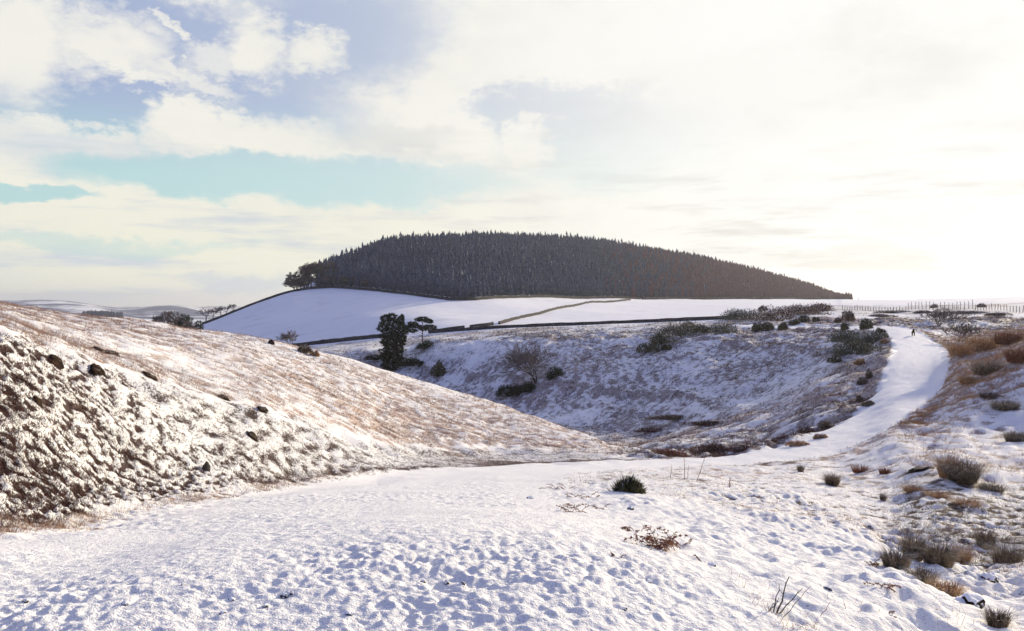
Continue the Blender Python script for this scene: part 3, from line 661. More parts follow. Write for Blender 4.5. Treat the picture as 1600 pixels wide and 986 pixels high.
# ------------------------------------------------------------------ bare trees and shrubs
def eY(u, off=4): q = theta_of(u); return float(np.interp(q, edge_th, E_R))*math.cos(q)+off
def bare_tree(name, u, Yd, H, label, cat='tree', seed=1, depth=4, stems=1, spread=.6, n=3, rr=.04, v=None, width=1.0, group=None, up=.12, trunk=.28, twig=1.0, mat='wood'):
    (tV, tF), (bV, bF) = bare_tree_meshes(seed, H, depth, trunk, spread, n, up, stems, rr, rmin=.20*Yd/F*twig)
    p = at_depth(u, Yd) if v is None else hit(u, v, Yd*.6, Yd*1.7)
    sc = H/max(bV[:, 2].max(), .1)
    o = empty(name, p, label, cat, group); o.scale = (sc*width, sc*width, sc)
    link('trunk', mesh('trunk', tV, tF, MAT['bark'], smooth=True), o); link('crown', mesh('crown', bV, bF, MAT[mat]), o); return o
bare_tree('bare_tree', 486, eY(486, 7), 12.2, 'tallest leafless tree with rounded crown at the left end of the plantation', seed=3, width=1.3, depth=5)
bare_tree('bare_tree', 470, eY(470, 6), 9.6, 'leafless tree leaning out beside the tallest one at the plantation end', seed=4, width=1.4, depth=5)
bare_tree('bare_tree', 501, eY(501, 8), 12, 'leafless tree tucked between the tall bare tree and the first conifers', seed=5, width=1.3, depth=5)
bare_tree('bare_tree', 459, eY(459, 3), 6.4, 'lowest dense leafless shrub-like tree at the far left tip of the plantation', seed=6, stems=4, width=1.7, twig=1.3)
bare_tree('bare_tree', 478, eY(478, 2.5), 6.2, 'low twiggy leafless tree in front of the tallest bare tree', seed=61, stems=4, width=1.8, twig=1.3)
bare_tree('bare_tree', 513, eY(513, 2.5), 6, 'pale leafless shrub in front of the first conifers', seed=7, stems=3, width=1.3)
bare_tree('bare_tree', 543, eY(543, 2.5), 5, 'pale lilac-brown leafless shrub at the plantation wall, left one', seed=8, stems=3, width=1.4)
bare_tree('bare_tree', 575, eY(575, 2.5), 4.3, 'small leafless shrub at the plantation wall, right of the pale one', seed=9, stems=3, width=1.3)
bare_tree('bare_tree', 838, 133, 6.2, 'leafless many-stemmed tree on the shaded gully slope', v=598, seed=10, stems=3, width=1.15, depth=4, spread=.72, rr=.028, twig=.75, trunk=.10)
bare_tree('bare_tree', 453, 205, 5.8, 'small round leafless tree behind the crest left of the parallel walls', seed=12, width=1.2, rr=.05)
bare_tree('bare_tree', 1486, 118, 3.0, 'thin leafless bush rising behind the far bend of the track', 'bush', seed=13, stems=5, rr=.014, n=2, twig=.6, trunk=.06, width=1.3)
bare_tree('bare_tree', 1468, 112, 2.6, 'low leafless twiggy bush beside the right edge of the far track', 'bush', seed=14, stems=5, rr=.02, trunk=.06, n=2, width=1.4)
bare_tree('bare_tree', 1502, 90, 2.2, 'brown leafless bush at the foot of the orange bank', 'bush', seed=15, stems=5, rr=.02, trunk=.06, n=2, width=1.4)
for i, (u, h) in enumerate(((322, 6), (333, 4.5), (345, 4.6), (354, 3.6), (365, 3.4))):
    lab = ['first and tallest small bare tree behind the start of the slanting field wall', 'second small bare tree behind the slanting field wall', 'third small bare tree behind the slanting field wall', 'fourth small bare tree behind the slanting field wall', 'last and highest-standing small bare tree behind the slanting field wall'][i]
    bare_tree('bare_tree', u, 402, h*1.2, lab, seed=30+i, width=1.3, depth=3, rr=.05, group='small bare trees behind the slanting wall')

def clump_tree(name, u, Yd, H, Wd, label, mat, seed, lobes=9, n=2600, trunk=.3, leaf=.4, z=None, snow=.03):
    """a dense crown of sprays on a forked trunk"""
    p = at_depth(u, Yd)
    if z is not None: p.z = z
    o = empty(name, p, label, 'tree'); rnd = random.Random(seed); segs = [(Vector((0, 0, -.5)), Vector((0, 0, H*.55)), .03*H, .02*H)]
    for _ in range(8):
        a_ = rnd.uniform(0, 6.28); segs.append((Vector((0, 0, H*rnd.uniform(.2, .5))), Vector((math.cos(a_)*Wd*.35, math.sin(a_)*Wd*.35, H*rnd.uniform(.5, .85))), .012*H, .005*H))
    V, Fc = tubes(segs, 5); link('trunk', mesh('trunk', V, Fc, MAT['bark'], smooth=True), o)
    r = np.random.default_rng(seed); Cs = []; Ds = []; per = n//lobes
    for k in range(lobes):
        an = r.uniform(0, 6.28); q = math.sqrt(r.uniform(0, 1))*.55; zc = H*r.uniform(trunk+.08, .86); q *= 1-.5*max(0, (zc/H-.6)/.4)
        c = np.array([math.cos(an)*q*Wd/2, math.sin(an)*q*Wd/2, zc]); rad = np.array([Wd*.24, Wd*.24, H*.15])*r.uniform(.7, 1.25)
        v = r.normal(size=(per, 3)); v /= np.linalg.norm(v, axis=1, keepdims=True); Cs.append(c+v*rad*r.uniform(.3, 1, (per, 1))**.5); Ds.append(v+r.normal(size=(per, 3))*.5)
    V, Fc = quads(np.concatenate(Cs), np.concatenate(Ds), leaf*.6, leaf, r)
    link('crown', mesh('crown', V, Fc, [MAT[mat], MAT['snow']], (r.uniform(size=len(Fc)) < snow).astype(int)), o); return o
# the dark clump behind the crest of the left hill
def behind(u, Yd, vtop): p = at_depth(u, Yd); return (HOR-vtop)*Yd/F-p.z
for u, Yd, vt, wpx, lab, sd_ in ((247, 262, 491, 26, 'left and lower of the two dark round trees behind the left hill crest', 41), (262, 265, 485, 30, 'dark domed tree with brown crown at the centre of the clump behind the left crest', 42),
                           (284, 268, 484, 28, 'dark green tree right of the domed one behind the left crest', 43), (222, 270, 497, 22, 'low dark hedge-like tree at the left end of the clump behind the crest', 44),
                           (297, 266, 496, 20, 'lower dark tree at the right foot of the clump behind the left crest', 45), (308, 290, 501, 20, 'last low dark tree where the slanting wall begins', 46)):
    clump_tree('round_tree', u, Yd, behind(u, Yd, vt), px(wpx*1.45, Yd), lab, 'wood' if sd_ in (41, 42, 45) else 'pine', sd_, n=2600, trunk=.25, leaf=.45)
# conifers above the gully
def pine(u, Yd, vtop, vfoot, wpx, label, seed, kind):
    p = hit(u, vfoot, Yd*.8, Yd*1.3) if vfoot else at_depth(u, Yd)
    H = (HOR-vtop)*p.y/F-p.z; s_ = p.y/F; r = np.random.default_rng(seed); rnd = random.Random(seed)
    o = empty('pine_tree', p, label, 'tree')
    segs = [(Vector((0, 0, -.5)), Vector((0, 0, H*.9)), .028*H, .010*H)]; Cs = []; Ds = []
    if kind == 'ivy':
        pads = [(dx*s_, z*H, rad*s_, .055*H) for dx, z, rad in ((-12, .93, 7), (-3, .96, 8), (-13, .83, 8), (-4, .86, 9), (-16, .74, 9), (-6, .76, 9), (10, .80, 6), (14, .73, 8), (3, .70, 9), (-10, .68, 9), (15, .66, 8), (-2, .62, 10), (10, .9, 3))]
    elif kind == 'flat':
        pads = [(dx*s_, z*H, rad*s_, .045*H) for dx, z, rad in ((0, .95, 9), (-5, .90, 8), (6, .88, 8), (11, .83, 5), (-16, .74, 8), (-22, .62, 7), (-9, .62, 8), (10, .62, 9), (2, .52, 9), (-26, .50, 6), (-14, .45, 6), (16, .58, 5))]
    else:
        pads = [(0, z*H, (1-z)*9*s_+1.5*s_, .05*H) for z in (.97, .90, .82, .74, .66, .58, .50, .42)]
    for dx, z, rad, hz in pads:
        dy = rnd.uniform(-1, 1)*rad; c = np.array([dx, dy, z]); k = 260
        v = r.normal(size=(k, 3)); v /= np.linalg.norm(v, axis=1, keepdims=True)
        Cs.append(c+v*np.array([rad, rad, hz])*r.uniform(.3, 1, (k, 1))**.6); Ds.append(v+r.normal(size=(k, 3))*.5+np.array([0, 0, .3]))
        segs.append((Vector((0, 0, max(.1*H, z-.12*H-abs(dx)*.3))), Vector((dx, dy, z)), .009*H, .004*H))
    V, Fc = tubes(segs, 5); link('trunk', mesh('trunk', V, Fc, MAT['bark'], smooth=True), o)
    V, Fc = quads(np.concatenate(Cs), np.concatenate(Ds), .22, .42, r); link('crown', mesh('crown', V, Fc, [MAT['pine'], MAT['snow']], (r.uniform(size=len(Fc)) < .05).astype(int)), o)
    if kind == 'ivy':
        k = 3000; zz = r.uniform(-.05, .60, k); an = r.uniform(0, 6.28, k); rad = (15*s_)*(1-.15*zz)*r.uniform(.25, 1, k)**.5*(1+.38*np.sin(an*3+zz*19))*(1+.18*np.sin(zz*46))
        V, Fc = quads(np.stack([np.cos(an)*rad-2*s_, np.sin(an)*rad, zz*H], 1), np.stack([np.cos(an), np.sin(an), .6+0*an], 1)+r.normal(size=(k, 3))*.4, .28, .5, r)
        link('ivy', mesh('ivy', V, Fc, MAT['ivy']), o)
    return o
pine(615, 150, 491.5, 574, 40, 'tall pine with pads of foliage over a thick dark ivy-clad lower half', 51, 'ivy')
pine(628, 158, 494, 560, 12, 'slim pointed conifer just right of the ivy-clad pine', 52, 'thin')
pine(660, 180, 496, 534, 44, 'open flat-topped pine with bare limbs right of the ivy-clad pine', 53, 'flat')

# ------------------------------------------------------------------ gorse, heather mounds and other bushes
def bush(u, v, wpx, hpx, Yd, label, mat='gorse', cat='bush', name='gorse_bush', seed=None, group=None, snow=.12, n=1100, y0=None, y1=None, spiky=1.0, leafk=1.0):
    p = hit(u, v, y0 or Yd*.72, y1 or Yd*1.35); s_ = p.y/F; w, h = wpx*s_, hpx*s_*1.05; seed = seed or int(u*7+v)
    o = empty(name, sink(p, -.06), label, cat, group, random.uniform(0, 6))
    o.rotation_euler = (0, 0, 0)
    leaf = max(.05, 1.5*s_)*leafk
    link('foliage', bush_mesh('foliage', seed, w*1.12, min(w, h*3)*.9, h, int(n*1.5), leaf*1.2, mat, max(4, min(12, int(wpx/6))), snow, spiky=spiky), o)
    tag(link('stems', stems_mesh(seed, w, h, r=max(.010, .22*s_)), o), kind='stuff'); return o
B = bush
gg = 'gorse bushes along the shoulder above the hillside'
B(1013, 550, 30, 22, 135, 'dark gorse bush at the lowest left corner of the gorse bank', group=gg, snow=.05)
B(1034, 538, 36, 24, 138, 'second gorse bush up from the lowest left corner of the gorse bank', group=gg, snow=.08)
B(1048, 527, 58, 30, 145, 'broad gorse bush left of centre in the dark gorse bank', group=gg)
B(1076, 524, 50, 31, 147, 'tallest gorse bush of the dark bank with bare twigs above it', group=gg, snow=.05)
B(1101, 520, 34, 17, 148, 'low gorse bush at the right end of the dark bank', group=gg)
B(1041, 547, 18, 11, 132, 'small gorse bush detached below the dark bank', group=gg, snow=.05)
B(1131, 521, 44, 24, 140, 'grey-green snow-flecked gorse between the dark bank and the heather mound', 'gorse2', group=gg)
B(1183, 518, 17, 16, 126, 'first of three small rounded gorse bushes below the heather mound', group=gg, snow=.05)
B(1199, 517, 20, 22, 126, 'tallest of three small rounded gorse bushes below the heather mound', group=gg, snow=.05)
B(1220, 516, 20, 17, 124, 'third of three small rounded gorse bushes below the heather mound', group=gg, snow=.05)
B(1240, 508, 18, 12, 130, 'small gorse bush right of the three rounded ones', group=gg)
B(1256, 503, 16, 13, 138, 'upright olive gorse bush at the end of the small row', group=gg)
B(1274, 502, 10, 7, 138, 'tiny gorse tuft at the right end of the small row', group=gg)
hm = 'snow-flecked heather mounds on the shoulder'
B(1160, 500, 66, 22, 165, 'left end of the snow-flecked heather mound below the field', 'gorse2', 'heather', 'heather_mound', group=hm, n=2200, snow=.2)
B(1205, 501, 74, 28, 160, 'middle of the reddish heather mound below the field', 'heather', 'heather', 'heather_mound', group=hm, n=2200, snow=.15)
B(1250, 492, 78, 22, 165, 'reddish brown heather mound highest on the shoulder', 'heather', 'heather', 'heather_mound', group=hm, n=2200, snow=.1)
B(1288, 486, 46, 16, 172, 'right tip of the reddish heather mound', 'heather', 'heather', 'heather_mound', group=hm, n=1400, snow=.1)
B(1192, 479, 10, 9, 178, 'small dark bush sticking up above the left part of the heather mound', snow=.05)
B(1324, 501, 16, 21, 135, 'upright brown bush between the heather mound and the fence', 'heather')
B(1309, 504, 11, 9, 132, 'small brown bush left of the upright brown one', 'heather')
B(1318, 516, 14, 14, 118, 'small olive gorse bush left of the big gorse by the track', snow=.05)
gt = 'gorse on the inside of the far track bend'
B(1352, 514, 26, 20, 108, 'pointed olive gorse bush at the top of the clump by the track bend', group=gt, n=1600)
B(1328, 535, 56, 26, 103, 'grey-green snow-flecked gorse in the middle of the clump by the track bend', 'gorse2', group=gt, n=2400)
B(1356, 537, 54, 24, 101, 'broad grey-green gorse right of the middle of the clump by the track bend', 'gorse2', group=gt, n=2200)
B(1373, 530, 20, 21, 100, 'tall dark gorse bush beside the left edge of the track', group=gt, snow=.03, n=1400)
B(1345, 553, 62, 26, 96, 'large dark gorse bush low in the clump by the track bend', group=gt, snow=.04, n=2400)
B(1314, 557, 38, 26, 98, 'grey gorse bush at the lower left of the clump by the track bend', 'gorse2', group=gt, n=1600)
B(1307, 566, 22, 14, 92, 'lowest dark gorse bush of the clump by the track bend', group=gt, n=1200)
B(1382, 536, 14, 8, 92, 'small straw-coloured tussock at the left edge of the track', 'straw', 'grass', 'grass_tussock')
tt = 'tussocks beside the far track'
B(1345, 569, 15, 10, 84, 'squat orange tussock below the gorse clump', 'straw', 'grass', 'grass_tussock', group=tt)
B(1359, 590, 10, 15, 72, 'upright brown tussock halfway down the left side of the track', 'rush', 'grass', 'grass_tussock', group=tt)
B(1350, 600, 20, 14, 70, 'broad brown tussock left of the track above the bend', 'rush', 'grass', 'grass_tussock', group=tt)
B(1343, 628, 10, 15, 60, 'small dark brown tussock standing close to the left track edge', 'rush', 'grass', 'grass_tussock', group=tt)
B(1357, 634, 18, 10, 58, 'low brown tussock touching the left track edge', 'rush', 'grass', 'grass_tussock', group=tt)
B(1292, 668, 26, 14, 54, 'olive brown tussock above the inner edge of the lower bend', 'rush', 'grass', 'grass_tussock', group=tt)
B(1262, 676, 24, 12, 52, 'brown tussock left along the inner edge of the lower bend', 'heather', 'grass', 'grass_tussock', group=tt)
B(1245, 696, 34, 12, 46, 'straw-tipped fringe of grass on the inner edge of the lower bend', 'straw', 'grass', 'grass_tussock', group=tt)
B(1282, 685, 20, 9, 48, 'small straw fringe right along the inner edge of the lower bend', 'straw', 'grass', 'grass_tussock', group=tt)
# gully
B(686, 588, 22, 32, 150, 'upright dark olive bush on the gully slope right of the pines', snow=.02, n=1500, name='dark_bush')
B(800, 619, 44, 24, 125, 'wide dark bush hanging over the gully below the leafless tree', 'ivy', snow=.01, n=2400, name='dark_bush')
B(822, 612, 32, 20, 127, 'dark bush right beside the wide one below the leafless tree', 'ivy', snow=.01, n=1500, name='dark_bush')
B(862, 592, 34, 22, 130, 'dark scrub right of the leafless tree', 'pine', snow=.05, n=1500, name='dark_bush')
B(666, 545, 30, 18, 160, 'dark scrub under the flat-topped pine', 'pine', snow=.06, n=1200, name='dark_bush')
B(640, 571, 44, 16, 158, 'dark scrub at the foot of the ivy-clad pine', 'ivy', snow=.03, n=1500, y0=120, y1=170, name='dark_bush')
B(590, 562, 40, 9, 160, 'low dark scrub left of the ivy-clad pine foot', 'ivy', snow=.08, n=1000, name='dark_bush')
B(1060, 655, 80, 8, 88, 'long low dark rushes along the hidden stream', 'rush', snow=.03, n=2200, name='rush_bed', cat='rushes')
B(1100, 664, 60, 9, 84, 'brown bank of rushes right along the hidden stream', 'heather', snow=.05, n=1600, name='rush_bed', cat='rushes')
B(1020, 675, 50, 8, 84, 'low brown growth at the left end of the hidden stream', 'heather', snow=.1, n=1300, name='rush_bed', cat='rushes')
B(1110, 707, 56, 18, 52, 'brown bracken just beyond the lowest part of the track', 'heather', snow=.08, n=2400, name='bracken_patch', cat='bracken')
B(1045, 712, 60, 14, 50, 'tawny bracken fringe beyond the lowest part of the track', 'bracken', snow=.08, n=2200, name='bracken_patch', cat='bracken')
B(1160, 705, 44, 12, 50, 'dark brown growth beyond the track where it starts to climb', 'heather', snow=.1, n=1400, name='bracken_patch', cat='bracken')
# crest of the left hill
B(425, 538, 10, 9, 60, 'small reddish tuft on the skyline of the left hill', 'heather', 'grass', 'grass_tussock')
B(474, 550, 20, 15, 62, 'olive tussock on the crest below the parallel walls', 'rush', 'grass', 'grass_tussock')
B(492, 556, 11, 11, 62, 'small orange tussock on the crest right of the olive one', 'straw', 'grass', 'grass_tussock')
RB = []
for (u, v, w_, h_, Yd, lab) in ((1395, 489, 60, 5, 150, 'left long strip of brown heather below the fence'), (1440, 489, 40, 4, 150, 'short strip of brown heather below the fence'), (1510, 490, 60, 6, 150, 'right long strip of brown heather below the fence'),
      (1375, 495, 40, 5, 140, 'thin strip of heather just above the far track crest'), (1560, 493, 40, 6, 140, 'strip of heather at the far right below the fence'), (1460, 481, 9, 6, 180, 'small brown bush just under the fence'), (1533, 480, 16, 7, 170, 'small round brown bush under the right part of the fence')):
    B(u, v, w_, h_, Yd, lab, 'heather', 'heather', 'heather_strip', n=1000, snow=.3, leafk=.8)

# ------------------------------------------------------------------ near plants
def tuft(name, u, v, wpx, hpx, Yd, label, mat='rush', n=320, cat='grass', lean=.5, droop=.25, group=None, bwk=1.0):
    p = hit(u, v, Yd*.6, Yd*1.6); s_ = p.y/F
    o = grass_clump(name, int(u*3+v), wpx*s_, hpx*s_, n, mat, max(.006, .55*s_)*bwk, lean, droop); ob = link(name, o); ob.location = p; return tag(ob, label, cat, group)
B(985, 768, 46, 26, 21, 'small dark green gorse bush on the snowy bank right of the track', snow=.04, n=900, spiky=1.8)
tuft('rush_clump', 1427, 872, 44, 44, 15, 'tall dark green rush clump at the left of the hollow', n=700, lean=.4)
tuft('rush_clump', 1400, 885, 56, 34, 14, 'dark rush clump low against the edge of the near bank', n=600, lean=.6)
tuft('rush_clump', 1466, 882, 60, 42, 15.5, 'bushy tawny rush clump at the centre of the hollow', n=900, lean=.7)
tuft('rush_clump', 1500, 878, 44, 34, 16, 'straw-tipped rush clump right of centre in the hollow', 'straw', n=500, lean=.7)
tuft('rush_clump', 1540, 858, 38, 36, 17, 'upright dark rush clump at the right back of the hollow', n=600, lean=.35)
tuft('rush_clump', 1573, 880, 60, 34, 16, 'broad dark rush clump at the right edge of the hollow', n=800, lean=.7)
tuft('rush_clump', 1440, 905, 60, 24, 13.5, 'flattened brown rushes in front of the hollow', n=600, lean=.9, droop=.45)
tuft('rush_clump', 1480, 925, 60, 24, 12, 'flattened pale rushes nearest in the hollow', 'straw', n=500, lean=.9, droop=.45)
tuft('rush_clump', 1558, 978, 40, 34, 9.5, 'dark rushes at the lower right corner', n=500, lean=.6)
tuft('grass_tussock', 1504, 752, 62, 44, 27, 'large mound of pale bent grass by the ditch, its near side dark', 'rush', n=1500, lean=.8, droop=.4)
tuft('grass_tussock', 1480, 745, 36, 40, 27.5, 'tall left half of the grass mound by the ditch', 'straw', n=600, lean=.4)
tuft('grass_tussock', 1550, 766, 50, 15, 25, 'low brown grass right of the mound by the ditch', 'rush', n=500, lean=1.1, droop=.45)
tuft('grass_tussock', 1300, 757, 30, 22, 27, 'brown tussock alone on the bank below the bend', n=420, lean=.75)
tuft('grass_tussock', 1344, 738, 34, 15, 31, 'reddish tussock right of the lone brown one', 'bracken', n=320, lean=.9, droop=.4)
tuft('grass_tussock', 1251, 737, 12, 14, 34, 'small dark tussock just below the track edge', n=200)
tuft('grass_tussock', 1382, 740, 22, 12, 31, 'low tussock left of the dark ditch overhang', 'bracken', n=260)
tuft('grass_tussock', 1380, 782, 12, 14, 24, 'tiny dark tussock on the snow below the ditch', n=160)
tuft('grass_tussock', 1425, 768, 34, 14, 27, 'tawny grass under the ditch overhang, left', 'straw', n=420, lean=1.0, droop=.45)
tuft('grass_tussock', 1465, 778, 44, 14, 26, 'tawny grass under the ditch overhang, middle', 'straw', n=420, lean=1.0, droop=.45)
tuft('grass_tussock', 1510, 788, 60, 12, 24, 'tawny grass under the grass mound', 'straw', n=420, lean=1.1, droop=.45)
for (u, v, w_, h_, Yd, lab, mt, nn) in ((1500, 556, 44, 30, 70, 'tawny grass at the lower left of the orange bank', 'straw', 400), (1536, 548, 56, 30, 62, 'orange grass tussock at the middle of the right bank', 'straw', 700),
      (1575, 538, 56, 28, 60, 'bright orange tussock highest on the right bank', 'bracken', 700), (1592, 566, 50, 32, 52, 'orange-brown tussock at the right edge of the bank', 'bracken', 700), (1540, 586, 50, 32, 54, 'dark olive slanting grass halfway down the orange bank', 'rush', 450),
      (1570, 640, 54, 20, 42, 'dull brown grass in the shaded lower right bank', 'rush', 700), (1588, 690, 44, 22, 36, 'dark brown grass at the shaded right edge', 'rush', 600), (1545, 622, 36, 14, 45, 'small brown grass tuft in the shaded right bank', 'heather', 450), (1512, 600, 36, 18, 52, 'pale straw tussock at the foot of the orange bank', 'straw', 400)):
    tuft('grass_tussock', u, v, w_, h_, Yd, lab, mt, n=nn, lean=.9, droop=.45)
# dead bracken and twigs in the foreground
def bracken(u, v, wpx, hpx, Yd, label, seed, n=9, mat='bracken'):
    p = hit(u, v, Yd*.6, Yd*1.6); s_ = p.y/F; rnd = random.Random(seed); segs = []; lv = []
    for _ in range(n):
        a_ = rnd.uniform(0, 6.28); q = Vector((rnd.gauss(0, wpx*s_*.22), rnd.gauss(0, wpx*s_*.16), -.02)); d = Vector((math.cos(a_)*.8, math.sin(a_)*.8, rnd.uniform(.25, 1.3))).normalized(); L = hpx*s_*rnd.uniform(.5, 1)
        for k in range(5):
            q2 = q+d*L/5; segs.append((q, q2, .0045-.0006*k, .004-.0006*k)); d = (d+Vector((rnd.gauss(0, .12), rnd.gauss(0, .12), -.22))).normalized()
            if k > 0:
                for s2 in (-1, 1):
                    sd2 = (Vector((-d.y, d.x, rnd.gauss(-.1, .25)))*s2+d*.4).normalized(); ll = L*.30*(1-k/6)
                    segs.append((q2, q2+sd2*ll, .0025, .001))
                    for m_ in range(5): lv.append((q2+sd2*ll*(m_+.6)/5, (d*.6+Vector((rnd.gauss(0, .6), rnd.gauss(0, .6), rnd.gauss(-.3, .4)))).normalized(), .05*L+.006))
            q = q2
    o = empty('bracken_clump', p, label, 'bracken'); V, Fc = tubes(segs); tag(link('stems', mesh('stems', V, Fc, MAT[mat]), o), kind='stuff')
    V, Fc = quads(np.array([tuple(a[0]) for a in lv]), np.array([tuple(a[1]) for a in lv]), np.array([a[2] for a in lv])*.6, np.array([a[2] for a in lv])*1.5, np.random.default_rng(seed)); tag(link('fronds', mesh('fronds', V, Fc, MAT[mat]), o), kind='stuff')
bracken(1030, 856, 64, 52, 11, 'biggest dead bracken clump, rusty brown on the near snow', 71, 22)
bracken(985, 830, 50, 26, 12, 'reddish bent bracken left of the biggest clump', 72, 10)
bracken(1052, 850, 50, 26, 11, 'low bracken right of the biggest clump', 73, 9)
bracken(890, 800, 66, 28, 14, 'reddish flattened bracken at the right track edge, near part', 74, 14)
bracken(905, 778, 50, 22, 16, 'reddish flattened bracken at the right track edge, middle part', 75, 12)
bracken(870, 765, 44, 18, 18, 'reddish flattened bracken at the right track edge, far part', 76, 9)
bracken(935, 796, 44, 18, 15, 'pale pinkish bracken scattered between track edge and gorse', 77, 9)
bracken(957, 870, 34, 20, 10, 'straw-brown bent stems left below the biggest bracken', 78, 6)
bracken(1238, 828, 20, 10, 12, 'little orange bracken tip on the middle of the snowy bank', 79, 5)
bracken(1370, 885, 30, 20, 11.5, 'rusty bracken on the lip of the near bank', 80, 8)
bracken(1380, 915, 26, 24, 9.5, 'rusty bracken on the near bank below the lip', 81, 7)
bracken(1392, 960, 20, 14, 8, 'tiny orange bracken near the bottom right', 82, 5)
bracken(1100, 880, 16, 26, 10, 'thin curled brown stem right of the biggest bracken', 83, 3)
def twig(u, v, hpx, Yd, label, seed, stems):
    p = hit(u, v, Yd*.6, Yd*1.6); s_ = p.y/F*hpx; rnd = random.Random(seed); segs = []
    for (x0, x1, z1, r0) in stems:
        q = Vector((x0*s_, 0, -.03)); e = Vector((x1*s_, rnd.uniform(-.15, .15)*s_, z1*s_)); k = 5; pr = q
        for i in range(1, k+1):
            c = q.lerp(e, i/k)+Vector((rnd.gauss(0, .018), rnd.gauss(0, .02), rnd.gauss(0, .012)))*s_*(i < k); segs.append((pr, c, r0*(1-.6*(i-1)/k), r0*(1-.6*i/k)))
            if i in (2, 3, 4): segs.append((c, c+Vector((rnd.uniform(-.16, .16), rnd.uniform(-.1, .1), rnd.uniform(.02, .14)))*s_, r0*.35, r0*.15))
            pr = c
    V, Fc = tubes(segs, 5); o = link('dead_twig', mesh('dead_twig', V, Fc, MAT['bracken' if seed > 91 else 'bark'])); o.location = p; tag(o, label, 'twig')
twig(1212, 958, 58, 6.6, 'dark branching dead twig sticking out of the near snow', 91, [(0, .32, 1.0, .007), (0, .75, .62, .005), (-.05, .10, .78, .005), (-.25, .1, .38, .004), (-.3, -.1, .3, .003), (.2, .9, .75, .003)])
twig(1281, 962, 26, 6.6, 'small lone twig right of the branching one', 92, [(-.1, .6, .8, .003)])
twig(1070, 748, 34, 30, 'thin upright dead stem on the bank under the track', 93, [(0, 0, 1, .012), (.1, .2, .6, .008)])
twig(1088, 752, 40, 29, 'leaning thin dead stem right of the upright one', 94, [(0, .35, 1, .012)])
twig(1048, 748, 22, 30, 'short dead stem left of the upright one', 95, [(0, .1, 1, .010)])
twig(1140, 762, 16, 26, 'stubby dark stem on the bank below the track dip', 96, [(0, 0, 1, .016)])

# stones and peat
def stone(u, v, wpx, hpx, Yd, label, name='stone', mat='stone', cat='stone', cap=True, dx=1.0, group=None):
    p = hit(u, v, Yd*.6, Yd*1.6); s_ = p.y/F; sd_ = int(u+v) % 97
    hag = name == 'peat_hag'; me = rock_mesh(name, sd_, wpx*s_*1.1, wpx*s_*(.45 if hag else .8)*dx, hpx*s_*(.62 if hag else .7), mat, 3, .28, cap); o = link(name, me); o.location = sink(p, -hpx*s_*(.12 if hag else .05)); o.rotation_euler = (0, .12 if hag else 0, (-.35+.02*(sd_ % 11)) if hag else sd_*.3); return tag(o, label, cat, group)
for a_ in ((698, 912, 11, 9, 7, 'dark stone poking out of the track snow, pointed one near the bottom centre'), (661, 910, 9, 6, 7, 'small stone just left of the pointed one on the track'),
           (723, 913, 8, 6, 7, 'small stone just right of the pointed one on the track'), (444, 933, 13, 9, 6, 'brown stone in the near snow left of centre, largest there'), (456, 928, 8, 7, 6, 'small stone touching the largest brown one'),
           (362, 938, 13, 6, 6, 'dark flat stone near the bottom left'), (194, 944, 12, 6, 6, 'dark stone nearest the lower left corner'), (415, 948, 10, 7, 6, 'stone low between the flat one and the brown one'),
           (349, 958, 13, 6, 5.6, 'dark stone lowest at the bottom left'), (286, 914, 8, 5, 7, 'small dark stone at left on the track'), (985, 796, 12, 9, 15, 'dark round stone below the small gorse bush'),
           (973, 953, 12, 6, 6, 'brown clod beside a snow lump at the bottom centre'), (1013, 910, 11, 7, 7.5, 'dark stone below the biggest bracken'), (1112, 884, 16, 8, 9, 'dark stone on the snowy bank right of the curled stem'),
           (545, 960, 14, 6, 5.5, 'flat dark stone at the bottom just left of centre'), (828, 779, 12, 6, 18, 'small dark stone at the right track edge'), (1293, 920, 14, 7, 8.5, 'half-buried dark stone right of the branching twig'),
           (40, 940, 10, 6, 6, 'small stone at the far left bottom')):
    stone(*a_)
def hag(u, v, wpx, hpx, Yd, label, group=None, mat='peat'):
    """a bare scar that follows the slope under an overhanging snowy lip"""
    p = hit(u, v-hpx*.5, Yd*.6, Yd*1.6); s_ = p.y/F*1.0; rnd = random.Random(int(u+v)); ex = .5*wpx*s_
    gx = (ground_z(p.x+.4, p.y)-ground_z(p.x-.4, p.y))/.8; gy = (ground_z(p.x, p.y+.4)-ground_z(p.x, p.y-.4))/.8
    gl = math.hypot(gx, gy)+1e-6; up = Vector((gx/gl, gy/gl, 0)); ac = Vector((up.y, -up.x, 0)); ey = .5*hpx*s_/max(.25, gl*.9)
    ey = min(ey, ex*1.1); V = []; n1, n2 = 15, 7; o_ = rnd.random()*50
    for i in range(n1):
        a_ = i/(n1-1)*2-1
        half = ey*(1-abs(a_)**2.2)**.6*(1+.5*float(vnoise(np.array([a_*2.3+o_]), np.array([.3]), 3)[0]))
        for j in range(n2):
            b_ = j/(n2-1)*2-1; q = p+ac*(a_*ex)+up*(b_*half); z = ground_z(q.x, q.y)
            V.append((q.x-p.x, q.y-p.y, z-p.z+.08+.03*float(vnoise(np.array([q.x*9]), np.array([q.y*9]), 5)[0])-(.06 if j in (0, n2-1) or i in (0, n1-1) else 0)))
    Fc = [(i*n2+j, (i+1)*n2+j, (i+1)*n2+j+1, i*n2+j+1) for i in range(n1-1) for j in range(n2-1)]
    o = empty('peat_hag', p, label, 'peat', group); link('bare_peat', mesh('bare_peat', V, Fc, MAT[mat], smooth=True), o)
    return o
ph = 'dark peat overhangs on the left bank'
